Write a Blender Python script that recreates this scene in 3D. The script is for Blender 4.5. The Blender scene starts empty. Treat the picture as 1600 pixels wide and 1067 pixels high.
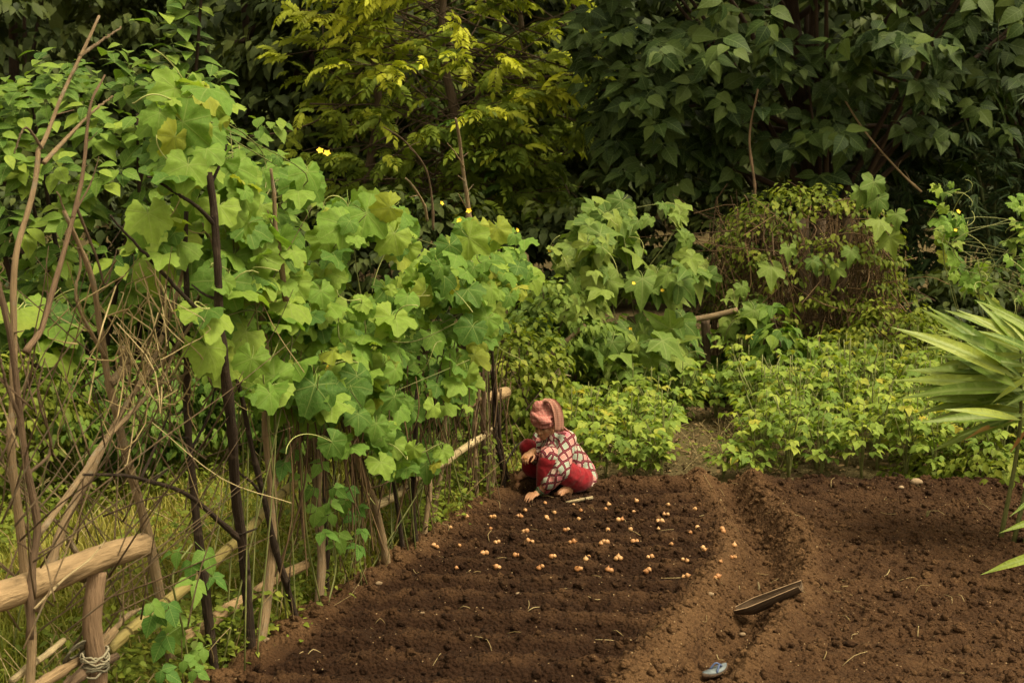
import bpy, math, random
import numpy as np
from mathutils import Vector, Matrix

rng = np.random.default_rng(11)
random.seed(11)
scene = bpy.context.scene
COL = scene.collection

# ------------------------------------------------------------------ camera, sky, sun, exposure
F, CX, CY = 2198.0, 800.0, 533.5          # focal length and centre in photo pixels
CH, PITCH = 2.9, math.radians(8.09)
cam_d = bpy.data.cameras.new("camera")
cam = bpy.data.objects.new("camera", cam_d)
COL.objects.link(cam)
cam.location = (0, 0, CH)
cam.rotation_euler = (math.pi / 2 - PITCH, 0, 0)
cam_d.sensor_width = 36
cam_d.lens = 36 * F / 1600
cam_d.clip_start = 0.1
cam_d.clip_end = 600
cam_d.dof.use_dof = True
cam_d.dof.focus_distance = 9.2
cam_d.dof.aperture_fstop = 5.0
scene.camera = cam

SUN_EL, SUN_AZ = math.radians(63), math.radians(118)     # azimuth clockwise from +Y
world = bpy.data.worlds.new("World")
scene.world = world
world.use_nodes = True
wn = world.node_tree.nodes
wl = world.node_tree.links
sky = wn.new("ShaderNodeTexSky")
sky.sky_type = 'NISHITA'
sky.sun_disc = False
sky.sun_elevation = SUN_EL
sky.sun_rotation = SUN_AZ
sky.dust_density = 6.0
sky.air_density = 1.0
hs = wn.new("ShaderNodeHueSaturation")                    # cloud cover takes the blue out of the sky
hs.inputs['Saturation'].default_value = 0.12
tint = wn.new("ShaderNodeMix"); tint.data_type = 'RGBA'; tint.blend_type = 'MULTIPLY'
tint.inputs[0].default_value = 1.0
tint.inputs[7].default_value = (1.0, 0.88, 0.60, 1)
bg = wn["Background"]
bg.inputs[1].default_value = 0.15
wl.new(sky.outputs[0], hs.inputs['Color'])
wl.new(hs.outputs[0], tint.inputs[6])
wl.new(tint.outputs[2], bg.inputs[0])

sun_d = bpy.data.lights.new("sun", 'SUN')
sun_d.energy = 1.8
sun_d.angle = math.radians(17)
sun_d.color = (1.0, 0.89, 0.64)
sun = bpy.data.objects.new("sun", sun_d)
COL.objects.link(sun)
sd = Vector((math.sin(SUN_AZ) * math.cos(SUN_EL), math.cos(SUN_AZ) * math.cos(SUN_EL), math.sin(SUN_EL)))
sun.rotation_euler = sd.to_track_quat('Z', 'Y').to_euler()
sun.location = (8, -8, 15)

vs = scene.view_settings
vs.view_transform = 'Standard'
vs.look = 'None'
vs.gamma = 1
vs.use_curve_mapping = False
vs.exposure = 0.92
scene.render.engine = 'CYCLES'
scene.cycles.max_bounces = 7
scene.cycles.diffuse_bounces = 3
scene.cycles.glossy_bounces = 2
scene.cycles.transmission_bounces = 4
scene.cycles.use_adaptive_sampling = True
scene.cycles.use_denoising = True

# ------------------------------------------------------------------ places in the scene
cS, sS = math.cos(PITCH), math.sin(PITCH)
def ray(px, py):
    a, b = (px - CX) / F, (CY - py) / F
    return np.array([a, cS + b * sS, -sS + b * cS])
def at_y(px, py, Y):
    r = ray(px, py); return np.array([0, 0, CH]) + r * (Y / r[1])
def ground_at(px, py, z=0.0):
    r = ray(px, py); return np.array([0, 0, CH]) + r * ((z - CH) / r[2])
FX0, FY0, FS = -1.45, 7.66, 0.37           # the line of the stick fence
def fence_x(Y): return FX0 + FS * (Y - FY0)
def fence_at(px, py, off=0.0):
    r = ray(px, py); t = (FX0 - FS * FY0 + off) / (r[0] - FS * r[1])
    return np.array([0, 0, CH]) + r * t
def project(P):
    P = np.asarray(P, float); d = P - np.array([0, 0, CH])
    dep = d[..., 1] * cS - d[..., 2] * sS
    u = d[..., 1] * sS + d[..., 2] * cS
    return CX + F * d[..., 0] / dep, CY - F * u / dep, dep

def nrm(v):
    v = np.asarray(v, float)
    return v / np.maximum(np.linalg.norm(v, axis=-1, keepdims=True), 1e-9)

# ------------------------------------------------------------------ noise
def _hash(i, j, s):
    n = (i.astype(np.int64) * 374761393 + j.astype(np.int64) * 668265263 + s * 974634777) & 0x7fffffff
    n = ((n ^ (n >> 13)) * 1274126177) & 0x7fffffff
    return ((n ^ (n >> 16)) & 0xffff) / 65535.0
def vnoise(x, y, s=0):
    x = np.asarray(x, float); y = np.asarray(y, float)
    i, j = np.floor(x), np.floor(y); fx, fy = x - i, y - j
    fx = fx * fx * (3 - 2 * fx); fy = fy * fy * (3 - 2 * fy)
    a = _hash(i, j, s); b = _hash(i + 1, j, s); c = _hash(i, j + 1, s); d = _hash(i + 1, j + 1, s)
    return (a * (1 - fx) + b * fx) * (1 - fy) + (c * (1 - fx) + d * fx) * fy - 0.5
def fbm(x, y, o=4, s=0, g=0.55):
    t = 0; a = 1.0
    for k in range(o):
        t = t + a * vnoise(x * 2 ** k + 17.3 * k, y * 2 ** k - 9.1 * k, s + k); a *= g
    return t

# ------------------------------------------------------------------ mesh building
def make_mesh(name, V, Fc, uv=None, rnd=None, mat=None, smooth=True, attrs=None):
    V = np.asarray(V, np.float32); Fc = np.asarray(Fc, np.int32)
    me = bpy.data.meshes.new(name)
    n, k = Fc.shape
    me.vertices.add(len(V)); me.vertices.foreach_set("co", V.ravel())
    me.loops.add(n * k); me.loops.foreach_set("vertex_index", Fc.ravel())
    me.polygons.add(n)
    me.polygons.foreach_set("loop_start", np.arange(0, n * k, k, dtype=np.int32))
    try: me.polygons.foreach_set("loop_total", np.full(n, k, dtype=np.int32))
    except Exception: pass
    me.polygons.foreach_set("use_smooth", np.full(n, smooth, dtype=bool))
    me.update(calc_edges=True)
    if uv is not None:
        l = me.uv_layers.new(name="UVMap")
        l.data.foreach_set("uv", np.asarray(uv, np.float32)[Fc.ravel()].ravel())
    if rnd is not None:
        at = me.attributes.new("rnd", 'FLOAT', 'POINT'); at.data.foreach_set("value", np.asarray(rnd, np.float32))
    for an, av in (attrs or {}).items():
        at = me.attributes.new(an, 'FLOAT', 'POINT'); at.data.foreach_set("value", np.asarray(av, np.float32))
    if mat: me.materials.append(mat)
    return me

class MB:
    """collects pieces (triangles) of one mesh"""
    def __init__(s): s.V = []; s.T = []; s.U = []; s.R = []; s.n = 0
    def add(s, V, T, U=None, rnd=0.5):
        V = np.asarray(V, float); T = np.asarray(T, int)
        if T.shape[1] == 4: T = np.concatenate([T[:, [0, 1, 2]], T[:, [0, 2, 3]]])
        s.V.append(V); s.T.append(T + s.n); s.n += len(V)
        s.U.append(np.zeros((len(V), 2)) if U is None else np.asarray(U, float))
        s.R.append(np.full(len(V), rnd) if np.isscalar(rnd) else np.asarray(rnd))
        return s
    def mesh(s, name, mat, smooth=True, org=(0, 0, 0)):
        return make_mesh(name, np.concatenate(s.V) - np.asarray(org), np.concatenate(s.T), np.concatenate(s.U), np.concatenate(s.R), mat, smooth)

def link(name, me, parent=None, loc=(0, 0, 0)):
    o = bpy.data.objects.new(name, me); COL.objects.link(o)
    o.location = loc
    if parent is not None: o.parent = parent
    return o
def tag(o, label=None, cat=None, group=None, kind=None):
    if label: o['label'] = label
    if cat: o['category'] = cat
    if group: o['group'] = group
    if kind: o['kind'] = kind
    return o
def thing(name, label, cat, loc=(0, 0, 0), group=None):
    return tag(link(name, None, None, tuple(loc)), label, cat, group)
def part(name, mb, mat, root, smooth=True, kind=None, parent=None):
    """geometry given in world space, stored relative to its thing"""
    org = np.array(root.location)
    o = link(name, mb.mesh(name, mat, smooth, org), parent or root)
    if kind: o['kind'] = kind
    return o

def smooth_path(P, n):
    P = np.asarray(P, float)
    if len(P) < 3:
        t = np.linspace(0, 1, n)[:, None]; return P[0] * (1 - t) + P[-1] * t
    Q = np.vstack([2 * P[0] - P[1], P, 2 * P[-1] - P[-2]])
    out = []
    for u in np.linspace(0, len(P) - 1 - 1e-6, n):
        i = int(u); t = u - i; a, b, c, d = Q[i:i + 4]
        out.append(0.5 * (2 * b + (c - a) * t + (2 * a - 5 * b + 4 * c - d) * t * t + (3 * b - a - 3 * c + d) * t ** 3))
    return np.array(out)

def tube(P, R, n=7, cap=True, knob=0.0):
    P = np.asarray(P, float); m = len(P); R = np.broadcast_to(np.asarray(R, float), (m,)).copy()
    T = nrm(np.gradient(P, axis=0))
    ref = np.array([0.3, 0.9, 0.2]) if abs(T[0] @ nrm(np.array([0.3, 0.9, 0.2]))) < 0.9 else np.array([1.0, 0, 0])
    A = nrm(np.cross(T, ref)); B = np.cross(T, A)
    th = np.linspace(0, 2 * np.pi, n, endpoint=False)
    rad = R[:, None] * (1 + (knob * rng.uniform(-1, 1, (m, n)) if knob else 0))
    V = P[:, None] + rad[..., None] * (np.cos(th)[None, :, None] * A[:, None] + np.sin(th)[None, :, None] * B[:, None])
    L = np.concatenate([[0], np.cumsum(np.linalg.norm(np.diff(P, axis=0), axis=1))])
    U = np.stack([np.broadcast_to(th / 6.283 * 0.25, (m, n)), np.broadcast_to(L[:, None], (m, n))], -1)
    V = V.reshape(-1, 3); U = U.reshape(-1, 2)
    i = np.arange(m - 1)[:, None] * n; j = np.arange(n)[None]; j2 = (j + 1) % n
    Q = np.stack([i + j, i + j2, i + n + j2, i + n + j], -1).reshape(-1, 4)
    Tn = np.concatenate([Q[:, [0, 1, 2]], Q[:, [0, 2, 3]]])
    if cap:
        V = np.vstack([V, P[0], P[-1]]); U = np.vstack([U, [0, 0], [9, L[-1]]])
        k = m * n
        c0 = np.stack([np.full(n, k), (np.arange(n) + 1) % n, np.arange(n)], -1)
        c1 = np.stack([np.full(n, k + 1), (m - 1) * n + np.arange(n), (m - 1) * n + (np.arange(n) + 1) % n], -1)
        Tn = np.concatenate([Tn, c0, c1])
    return V, Tn, U

def ellipsoid(c, r, R=None, nu=12, nv=8):
    u = np.linspace(0, 2 * np.pi, nu, endpoint=False); v = np.linspace(0, np.pi, nv + 1)[1:-1]
    V = [np.array([0, 0, 1.0])]
    for b in v:
        for a in u: V.append([math.sin(b) * math.cos(a), math.sin(b) * math.sin(a), math.cos(b)])
    V.append([0, 0, -1.0]); V = np.array(V, float); uv = V[:, :2].copy()
    T = []
    for a in range(nu):
        T.append([0, 1 + a, 1 + (a + 1) % nu])
        for b in range(nv - 2):
            p = 1 + b * nu
            T += [[p + a, p + nu + a, p + nu + (a + 1) % nu], [p + a, p + nu + (a + 1) % nu, p + (a + 1) % nu]]
        p = 1 + (nv - 2) * nu
        T.append([p + a, len(V) - 1, p + (a + 1) % nu])
    V = V * np.asarray(r)
    if R is not None: V = V @ np.asarray(R).T
    return V + np.asarray(c), np.array(T), uv

# ------------------------------------------------------------------ leaves
def frames(N, T):
    """columns: across, towards the tip, normal"""
    N = nrm(N); T = nrm(T - (T * N).sum(-1, keepdims=True) * N)
    return np.stack([np.cross(T, N), T, N], -1)

def palm_leaf(seed, lobes, valley, petiole=True, cup=0.24, npt=33):
    r_ = np.random.default_rng(seed)
    ph = np.linspace(-158, 158, npt)
    la = np.array([0, 58, -58, 118, -118]); lr = np.array(lobes)
    rr = []
    for k, p in enumerate(ph):
        d = np.abs(la - p); w = np.clip(1 - d / 30.0, 0, 1) ** .85
        base = valley + (lr - valley) * w
        rr.append(base.max() * (1 + (0.045 if k % 2 else -0.045)) * r_.uniform(0.94, 1.06))
    rr = np.array(rr); a = np.radians(ph)
    out = np.stack([np.sin(a) * rr, np.cos(a) * rr], -1)
    V = [[0, 0, 0]]; bend = r_.uniform(-.12, .12)
    fold = r_.uniform(-.12, 0.2); ph0 = r_.uniform(0, 6.28); curl = r_.uniform(.06, .22)
    for f_ in (0.55, 1.0):
        for k in range(npt):
            x, y = out[k] * f_
            d = rr[k] * f_
            z = -cup * d * d * r_.uniform(.7, 1.3) - 0.07 * d * math.cos(math.radians(ph[k] * 6.2)) + bend * x * y * 2 + fold * abs(x) - curl * max(y, 0) ** 2 * 1.6 + .07 * d * math.sin(ph0 + 3 * math.radians(ph[k]))
            z += r_.uniform(-.025, .025)
            V.append([x, y, z])
    T = []
    for k in range(npt - 1):
        T.append([0, 2 + k, 1 + k])
        T += [[1 + k, 2 + k, 1 + npt + k], [2 + k, 2 + npt + k, 1 + npt + k]]
    V = np.array(V, float); T = np.array(T); U = V[:, :2].copy()
    T = T[:, ::-1] if np.cross(V[T[0][1]] - V[T[0][0]], V[T[0][2]] - V[T[0][0]])[2] < 0 else T
    if petiole:
        pv, pt, _ = tube(smooth_path([[0, 0, -0.01], [0, -.3, -.10], [r_.uniform(-.1, .1), -.6, -.42]], 4), [.026, .024, .022, .02], 3, False)
        T = np.concatenate([T, pt + len(V)]); U = np.concatenate([U, np.full((len(pv), 2), 5.0)]); V = np.concatenate([V, pv])
    return V, T, U

def ovate_leaf(seed, width=0.3, seg=5, droop=0.25, fold=0.25, peak=0.38, wave=0.02, petiole=0.0):
    r_ = np.random.default_rng(seed)
    t = np.linspace(0, 1, seg + 1)
    w = np.where(t < peak, np.sin(t / peak * np.pi / 2) ** 0.8, np.cos((t - peak) / (1 - peak) * np.pi / 2) ** 1.15) * width
    V = []; U = []
    for k in range(seg + 1):
        y = t[k]; z = -droop * y * y + 0.08 * y
        V.append([0, y, z]); U.append([0, y])
        if 0 < k < seg:
            for sg in (-1, 1):
                V.append([sg * w[k], y - 0.02, z + fold * w[k] + r_.uniform(-wave, wave)]); U.append([sg * w[k], y])
    T = []
    T += [[0, 2, 1 + 0], [0, 1, 3]]
    T[0] = [0, 1, 2]; T[1] = [0, 3, 1]
    for k in range(1, seg - 1):
        a = 1 + (k - 1) * 3; b = a + 3
        T += [[a, b, b + 1], [a, b + 1, a + 1], [a, a + 2, b + 2], [a, b + 2, b]]
    a = 1 + (seg - 2) * 3; e = len(V) - 1
    T += [[a, e, a + 1], [a, a + 2, e]]
    V = np.array(V, float); T = np.array(T)[:, [0, 2, 1]]; U = np.array(U, float)
    if np.cross(V[T[0][1]] - V[T[0][0]], V[T[0][2]] - V[T[0][0]])[2] < 0: T = T[:, ::-1]
    if petiole:
        pv, pt, _ = tube(np.array([[0, 0, 0], [0, -petiole * .5, -petiole * .15], [0, -petiole, -petiole * .45]]), [.014, .013, .012], 3, False)
        T = np.concatenate([T, pt + len(V)]); U = np.concatenate([U, np.full((len(pv), 2), 5.0)]); V = np.concatenate([V, pv])
    return V, T, U

def join(tpls):
    V, T, U, n = [], [], [], 0
    for v, t, u in tpls: V.append(v); T.append(t + n); U.append(u); n += len(v)
    return np.concatenate(V), np.concatenate(T), np.concatenate(U)
def moved(tpl, R, t, s=1.0):
    return tpl[0] * s @ np.asarray(R).T + np.asarray(t), tpl[1], tpl[2]
def rotz(a): c, s = math.cos(a), math.sin(a); return np.array([[c, -s, 0], [s, c, 0], [0, 0, 1.0]])
def rotx(a): c, s = math.cos(a), math.sin(a); return np.array([[1.0, 0, 0], [0, c, -s], [0, s, c]])
def roty(a): c, s = math.cos(a), math.sin(a); return np.array([[c, 0, s], [0, 1.0, 0], [-s, 0, c]])

def trifoliate(seed):
    r_ = np.random.default_rng(seed); L = []
    for ang, y0, s in ((0, .22, .62), (1.15, .06, .52), (-1.15, .06, .52)):
        l = ovate_leaf(seed * 7 + int(ang * 3) + 5, .36, 4, r_.uniform(.2, .5), r_.uniform(.1, .3), .36)
        R = rotz(ang + r_.uniform(-.2, .2)) @ roty(r_.uniform(-.35, .35)) @ rotx(r_.uniform(-.4, .1))
        L.append(moved(l, R, [0, y0, 0], s))
    pv, pt, pu = tube(np.array([[0, .22, 0], [0, 0, -.03], [0, -.35, -.28]]), [.014, .014, .012], 3, False)
    L.append((pv, pt, np.full((len(pv), 2), 5.0)))
    return join(L)
def pinnate(seed, n=6, lw=.26):
    r_ = np.random.default_rng(seed); L = []
    ax = smooth_path([[0, 0, 0], [0, .5, .03], [0, 1.0, -.22]], 7)
    pv, pt, _ = tube(ax, np.linspace(.012, .005, 7), 3, False); L.append((pv, pt, np.full((len(pv), 2), 5.0)))
    for k in range(n):
        y = .18 + .8 * k / n; z = np.interp(y, ax[:, 1], ax[:, 2])
        for sg in (-1, 1):
            R = rotz(-sg * r_.uniform(.85, 1.15)) @ rotx(r_.uniform(-.5, -.1)) @ roty(sg * r_.uniform(-.1, .4))
            L.append(moved(ovate_leaf(seed * 31 + k, lw, 3, .3, .2, .4), R, [0, y, z], r_.uniform(.32, .40)))
    L.append(moved(ovate_leaf(seed * 31 + 99, lw, 3, .3, .2, .4), rotx(-.5), [0, 1.0, -.22], .38))
    return join(L)

def scatter(tpls, R, t, s, rnd, mb):
    """many leaves joined into one mesh"""
    K = len(t); which = rng.integers(0, len(tpls), K)
    for w, (v, f, u) in enumerate(tpls):
        ix = np.where(which == w)[0]
        if not len(ix): continue
        V = np.einsum('kij,nj->kni', R[ix], v) * s[ix, None, None] + t[ix, None, :]
        T = (f[None] + (np.arange(len(ix)) * len(v))[:, None, None]).reshape(-1, 3)
        mb.add(V.reshape(-1, 3), T, np.tile(u, (len(ix), 1)), np.repeat(rnd[ix], len(v)))
    return mb

def leaf_parts(name, meshes, R, t, s, root, pick=None):
    """each leaf an object of its own that shares its mesh"""
    org = np.array(root.location)
    for k in range(len(t)):
        o = bpy.data.objects.new(name, meshes[int(rng.integers(len(meshes))) if pick is None else pick[k]])
        COL.objects.link(o); o.parent = root
        M = np.eye(4); M[:3, :3] = R[k] * s[k]; M[:3, 3] = t[k] - org
        o.matrix_local = Matrix(M.tolist())
def tpl_meshes(name, tpls, mats):
    out = []
    for m in (mats if isinstance(mats, list) else [mats]):
        for v, f, u in tpls: out.append(make_mesh(name, v, f, u, None, m))
    return out

def in_poly(x, y, poly):
    p = np.asarray(poly, float); c = np.zeros(len(x), bool); j = len(p) - 1
    for i in range(len(p)):
        xi, yi = p[i]; xj, yj = p[j]
        c ^= ((yi > y) != (yj > y)) & (x < (xj - xi) * (y - yi) / (yj - yi + 1e-12) + xi); j = i
    return c
def poly_pts(poly, n):
    p = np.asarray(poly, float); lo, hi = p.min(0), p.max(0); out = np.zeros((0, 2))
    while len(out) < n:
        q = rng.uniform(lo, hi, (n * 3, 2)); out = np.vstack([out, q[in_poly(q[:, 0], q[:, 1], poly)]])
    return out[:n]

# ------------------------------------------------------------------ materials
def new_mat(name):
    m = bpy.data.materials.new(name); m.use_nodes = True
    nt = m.node_tree; nt.nodes.clear()
    return m, nt
class NT:
    def __init__(s, nt): s.nt = nt
    def n(s, t, **kw):
        nd = s.nt.nodes.new("ShaderNode" + t)
        for k, v in kw.items(): setattr(nd, k, v)
        return nd
    def l(s, a, b): s.nt.links.new(a, b)
    def put(s, sock, v):
        if isinstance(v, bpy.types.NodeSocket): s.l(v, sock)
        elif isinstance(v, (tuple, list)) and len(v) == 3 and sock.type == 'RGBA': sock.default_value = (*v, 1)
        else: sock.default_value = v
    def m(s, op, a, b=0.0, c=None, clamp=False):
        nd = s.n("Math", operation=op); nd.use_clamp = clamp
        s.put(nd.inputs[0], a); s.put(nd.inputs[1], b)
        if c is not None: s.put(nd.inputs[2], c)
        return nd.outputs[0]
    def mix(s, f, a, b, bt='MIX'):
        nd = s.n("Mix", data_type='RGBA', blend_type=bt)
        s.put(nd.inputs[0], f); s.put(nd.inputs[6], a); s.put(nd.inputs[7], b)
        return nd.outputs[2]
    def ramp(s, f, stops):
        nd = s.n("ValToRGB"); e = nd.color_ramp.elements
        while len(e) < len(stops): e.new(0.5)
        for k, (p, c) in enumerate(stops): e[k].position = p; e[k].color = (*c, 1)
        s.l(f, nd.inputs[0]); return nd.outputs[0]
    def noise(s, vec, scale, detail=3, rough=.55):
        nd = s.n("TexNoise"); nd.inputs['Scale'].default_value = scale; nd.inputs['Detail'].default_value = detail
        nd.inputs['Roughness'].default_value = rough
        if vec is not None: s.l(vec, nd.inputs['Vector'])
        return nd.outputs['Fac']
    def rng(s, v, a, b, c, d):
        nd = s.n("MapRange"); s.put(nd.inputs[0], v)
        for k, x in enumerate((a, b, c, d)): nd.inputs[1 + k].default_value = x
        return nd.outputs[0]
    def bump(s, h, strength, dist):
        nd = s.n("Bump"); nd.inputs['Strength'].default_value = strength; nd.inputs['Distance'].default_value = dist
        s.l(h, nd.inputs['Height']); return nd.outputs[0]
    def out(s, sh):
        o = s.n("OutputMaterial"); s.l(sh, o.inputs[0])

def mat_leaf(name, dark, mid, light, src='obj', veins=None, vein_col=(.2, .26, .08), trans=.38, rough=.55, spec=.14, old=None, old_at=.93):
    m, nt = new_mat(name); g = NT(nt)
    r = g.n("ObjectInfo").outputs['Random'] if src == 'obj' else g.n("Attribute", attribute_name="rnd").outputs['Fac']
    pos = g.n("NewGeometry").outputs['Position']
    big = g.noise(pos, 1.3, 2)
    v = g.m('ADD', g.m('MULTIPLY', r, .75), g.m('MULTIPLY', big, .35))
    stops = [(0.12, dark), (0.5, mid), (0.92, light)]
    if old: stops = [(0.12, dark), (0.5, mid), (0.84, light), (old_at, old)]
    col = g.ramp(v, stops)
    fine = g.noise(pos, 38, 3)
    col = g.mix(g.rng(fine, .35, .7, 0, .35), col, (.5, .5, .5), 'SOFT_LIGHT') if False else g.mix(.75, col, g.mix(fine, (.55, .55, .5), (1.35, 1.4, 1.3)), 'MULTIPLY')
    normal = None
    if veins:
        uv = g.n("UVMap").outputs[0]; sp = g.n("SeparateXYZ"); g.l(uv, sp.inputs[0])
        X = g.m('ABSOLUTE', sp.outputs[0]); Y = sp.outputs[1]
        if veins == 'palm':
            d = None
            for a in (0, 29, 58, 90, 118):
                sa, ca = math.sin(math.radians(a)), math.cos(math.radians(a))
                per = g.m('ABSOLUTE', g.m('SUBTRACT', g.m('MULTIPLY', X, ca), g.m('MULTIPLY', Y, sa)))
                if a in (29, 90): per = g.m('ADD', per, .022)
                alo = g.m('ADD', g.m('MULTIPLY', X, sa), g.m('MULTIPLY', Y, ca))
                per = g.m('ADD', per, g.m('MULTIPLY', g.m('MAXIMUM', g.m('MULTIPLY', alo, -1), 0), 10))
                d = per if d is None else g.m('MINIMUM', d, per)
            vf = g.m('MULTIPLY', g.rng(d, .004, .026, .62, 0), g.rng(g.m('ADD', g.m('MULTIPLY', X, X), g.m('MULTIPLY', Y, Y)), .2, 1.0, 1, .25))
            wv = g.n('TexVoronoi', feature='DISTANCE_TO_EDGE'); wv.inputs['Scale'].default_value = 7.5; g.l(uv, wv.inputs['Vector'])
            vf = g.m('MAXIMUM', vf, g.rng(wv.outputs['Distance'], .0, .06, .22, 0))
        else:
            k = g.m('FRACT', g.m('MULTIPLY', g.m('SUBTRACT', Y, g.m('MULTIPLY', X, .75)), 7.0))
            k = g.m('ABSOLUTE', g.m('SUBTRACT', k, .5))
            side = g.rng(k, .03, .12, .35, 0)
            vf = g.m('MAXIMUM', g.rng(X, .004, .022, .8, 0), side)
        pet = g.m('GREATER_THAN', Y, 4.0)
        vf = g.m('MAXIMUM', vf, pet)
        col = g.mix(vf, col, vein_col)
        normal = g.bump(g.m('ADD', vf, g.m('MULTIPLY', fine, 1.2)), .35, .01)
    p = g.n("BsdfPrincipled"); g.put(p.inputs['Base Color'], col)
    p.inputs['Roughness'].default_value = rough; p.inputs['Specular IOR Level'].default_value = spec
    t = g.n("BsdfTranslucent"); g.put(t.inputs['Color'], g.mix(1.0, col, (1.15, 1.18, .5), 'MULTIPLY'))
    if normal is not None: g.l(normal, p.inputs['Normal'])
    ms = g.n("MixShader"); ms.inputs[0].default_value = trans
    g.l(p.outputs[0], ms.inputs[1]); g.l(t.outputs[0], ms.inputs[2]); g.out(ms.outputs[0])
    return m

def mat_wood(name, a, b, end=None, rough=.8, scale=1.0, nodes=False, lichen=None):
    m, nt = new_mat(name); g = NT(nt)
    uv = g.n("UVMap").outputs[0]
    mp = g.n("Mapping"); mp.inputs['Scale'].default_value = (60 * scale, 5 * scale, 1); g.l(uv, mp.inputs[0])
    st = g.noise(mp.outputs[0], 1.0, 5, .65)
    pos = g.n("NewGeometry").outputs['Position']
    bl = g.noise(pos, 7, 3)
    orr = g.n("ObjectInfo").outputs['Random']
    f_ = g.m('ADD', g.m('MULTIPLY', st, .75), g.m('MULTIPLY', bl, .45))
    col = g.ramp(f_, [(.40, tuple(x * .7 for x in a)), (.52, tuple((x + y) / 2 for x, y in zip(a, b))), (.74, b)])
    col = g.mix(1.0, col, g.mix(orr, (.75, .75, .75), (1.2, 1.17, 1.12)), 'MULTIPLY')
    if lichen: col = g.mix(g.rng(g.noise(pos, 19, 4), .56, .66, 0, .7), col, lichen)
    h = st
    if nodes:                                             # rings of a bamboo culm
        sp = g.n("SeparateXYZ"); g.l(uv, sp.inputs[0])
        k = g.m('ABSOLUTE', g.m('SUBTRACT', g.m('FRACT', g.m('MULTIPLY', sp.outputs[1], 3.1)), .5))
        ringf = g.rng(k, .0, .035, 1, 0)
        col = g.mix(g.m('MULTIPLY', ringf, .7), col, (.07, .05, .025))
        h = g.m('SUBTRACT', st, ringf)
    if end:
        sp2 = g.n("SeparateXYZ"); g.l(uv, sp2.inputs[0])
        col = g.mix(g.m('GREATER_THAN', sp2.outputs[0], 3.0), col, end)
    p = g.n("BsdfPrincipled"); g.put(p.inputs['Base Color'], col)
    p.inputs['Roughness'].default_value = rough; p.inputs['Specular IOR Level'].default_value = .25
    g.l(g.bump(h, 1.0, .02), p.inputs['Normal']); g.out(p.outputs[0])
    return m

def mat_plain(name, a, b=None, scale=30, rough=.7, spec=.3, bump=.3, src='pos'):
    m, nt = new_mat(name); g = NT(nt)
    pos = g.n("NewGeometry").outputs['Position']
    f_ = g.noise(pos, scale, 4)
    r = g.n("ObjectInfo").outputs['Random'] if src == 'obj' else (g.n("Attribute", attribute_name="rnd").outputs['Fac'] if src == 'attr' else None)
    if r is not None: f_ = g.m('ADD', g.m('MULTIPLY', f_, .5), g.m('MULTIPLY', r, .5))
    col = g.ramp(f_, [(.3, a), (.7, b or a)])
    p = g.n("BsdfPrincipled"); g.put(p.inputs['Base Color'], col)
    p.inputs['Roughness'].default_value = rough; p.inputs['Specular IOR Level'].default_value = spec
    if bump: g.l(g.bump(f_, bump, .01), p.inputs['Normal'])
    g.out(p.outputs[0]); return m

def mat_soil():
    m, nt = new_mat("soil"); g = NT(nt)
    pos = g.n("NewGeometry").outputs['Position']
    mo = g.n("Attribute", attribute_name="moist_shade").outputs['Fac']
    n1 = g.noise(pos, 9, 4); n2 = g.noise(pos, 60, 4, .7); n3 = g.noise(pos, 2.2, 3)
    mo2 = g.m('ADD', mo, g.m('MULTIPLY', g.m('SUBTRACT', n1, .5), .9), clamp=False)
    mo2 = g.m('ADD', mo2, g.m('MULTIPLY', g.m('SUBTRACT', n3, .5), .5), clamp=True)
    col = g.ramp(mo2, [(0, (.118, .066, .032)), (.5, (.065, .034, .0165)), (1, (.026, .0122, .006))])
    col = g.mix(.8, col, g.mix(n2, (.45, .43, .4), (1.6, 1.55, 1.5)), 'MULTIPLY')
    vo = g.n("TexVoronoi"); vo.inputs['Scale'].default_value = 55; g.l(pos, vo.inputs['Vector'])
    sp = g.n("SeparateColor"); g.l(vo.outputs['Color'], sp.inputs[0])
    speck = g.m('MULTIPLY', g.m('GREATER_THAN', sp.outputs[0], .965), g.m('LESS_THAN', vo.outputs['Distance'], .28))
    col = g.mix(g.m('MULTIPLY', speck, .8), col, (.34, .235, .13))
    vo2 = g.n("TexVoronoi"); vo2.inputs['Scale'].default_value = 42; g.l(pos, vo2.inputs['Vector'])
    p = g.n("BsdfPrincipled"); g.put(p.inputs['Base Color'], col)
    p.inputs['Roughness'].default_value = .95; p.inputs['Specular IOR Level'].default_value = .12
    hgt = g.m('ADD', n2, g.m('MULTIPLY', vo2.outputs['Distance'], -1.1))
    g.l(g.bump(hgt, 1.0, .022), p.inputs['Normal']); g.out(p.outputs[0])
    return m

def mat_ground():
    m, nt = new_mat("ground_litter"); g = NT(nt)
    pos = g.n("NewGeometry").outputs['Position']
    n1 = g.noise(pos, 1.2, 4); n2 = g.noise(pos, 22, 5, .7)
    col = g.ramp(g.m('ADD', g.m('MULTIPLY', n1, .6), g.m('MULTIPLY', n2, .45)), [(.33, (.05, .04, .018)), (.5, (.11, .085, .04)), (.7, (.16, .12, .06))])
    p = g.n("BsdfPrincipled"); g.put(p.inputs['Base Color'], col); p.inputs['Roughness'].default_value = .95
    p.inputs['Specular IOR Level'].default_value = .1
    g.l(g.bump(n2, 1.0, .05), p.inputs['Normal']); g.out(p.outputs[0])
    return m

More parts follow.
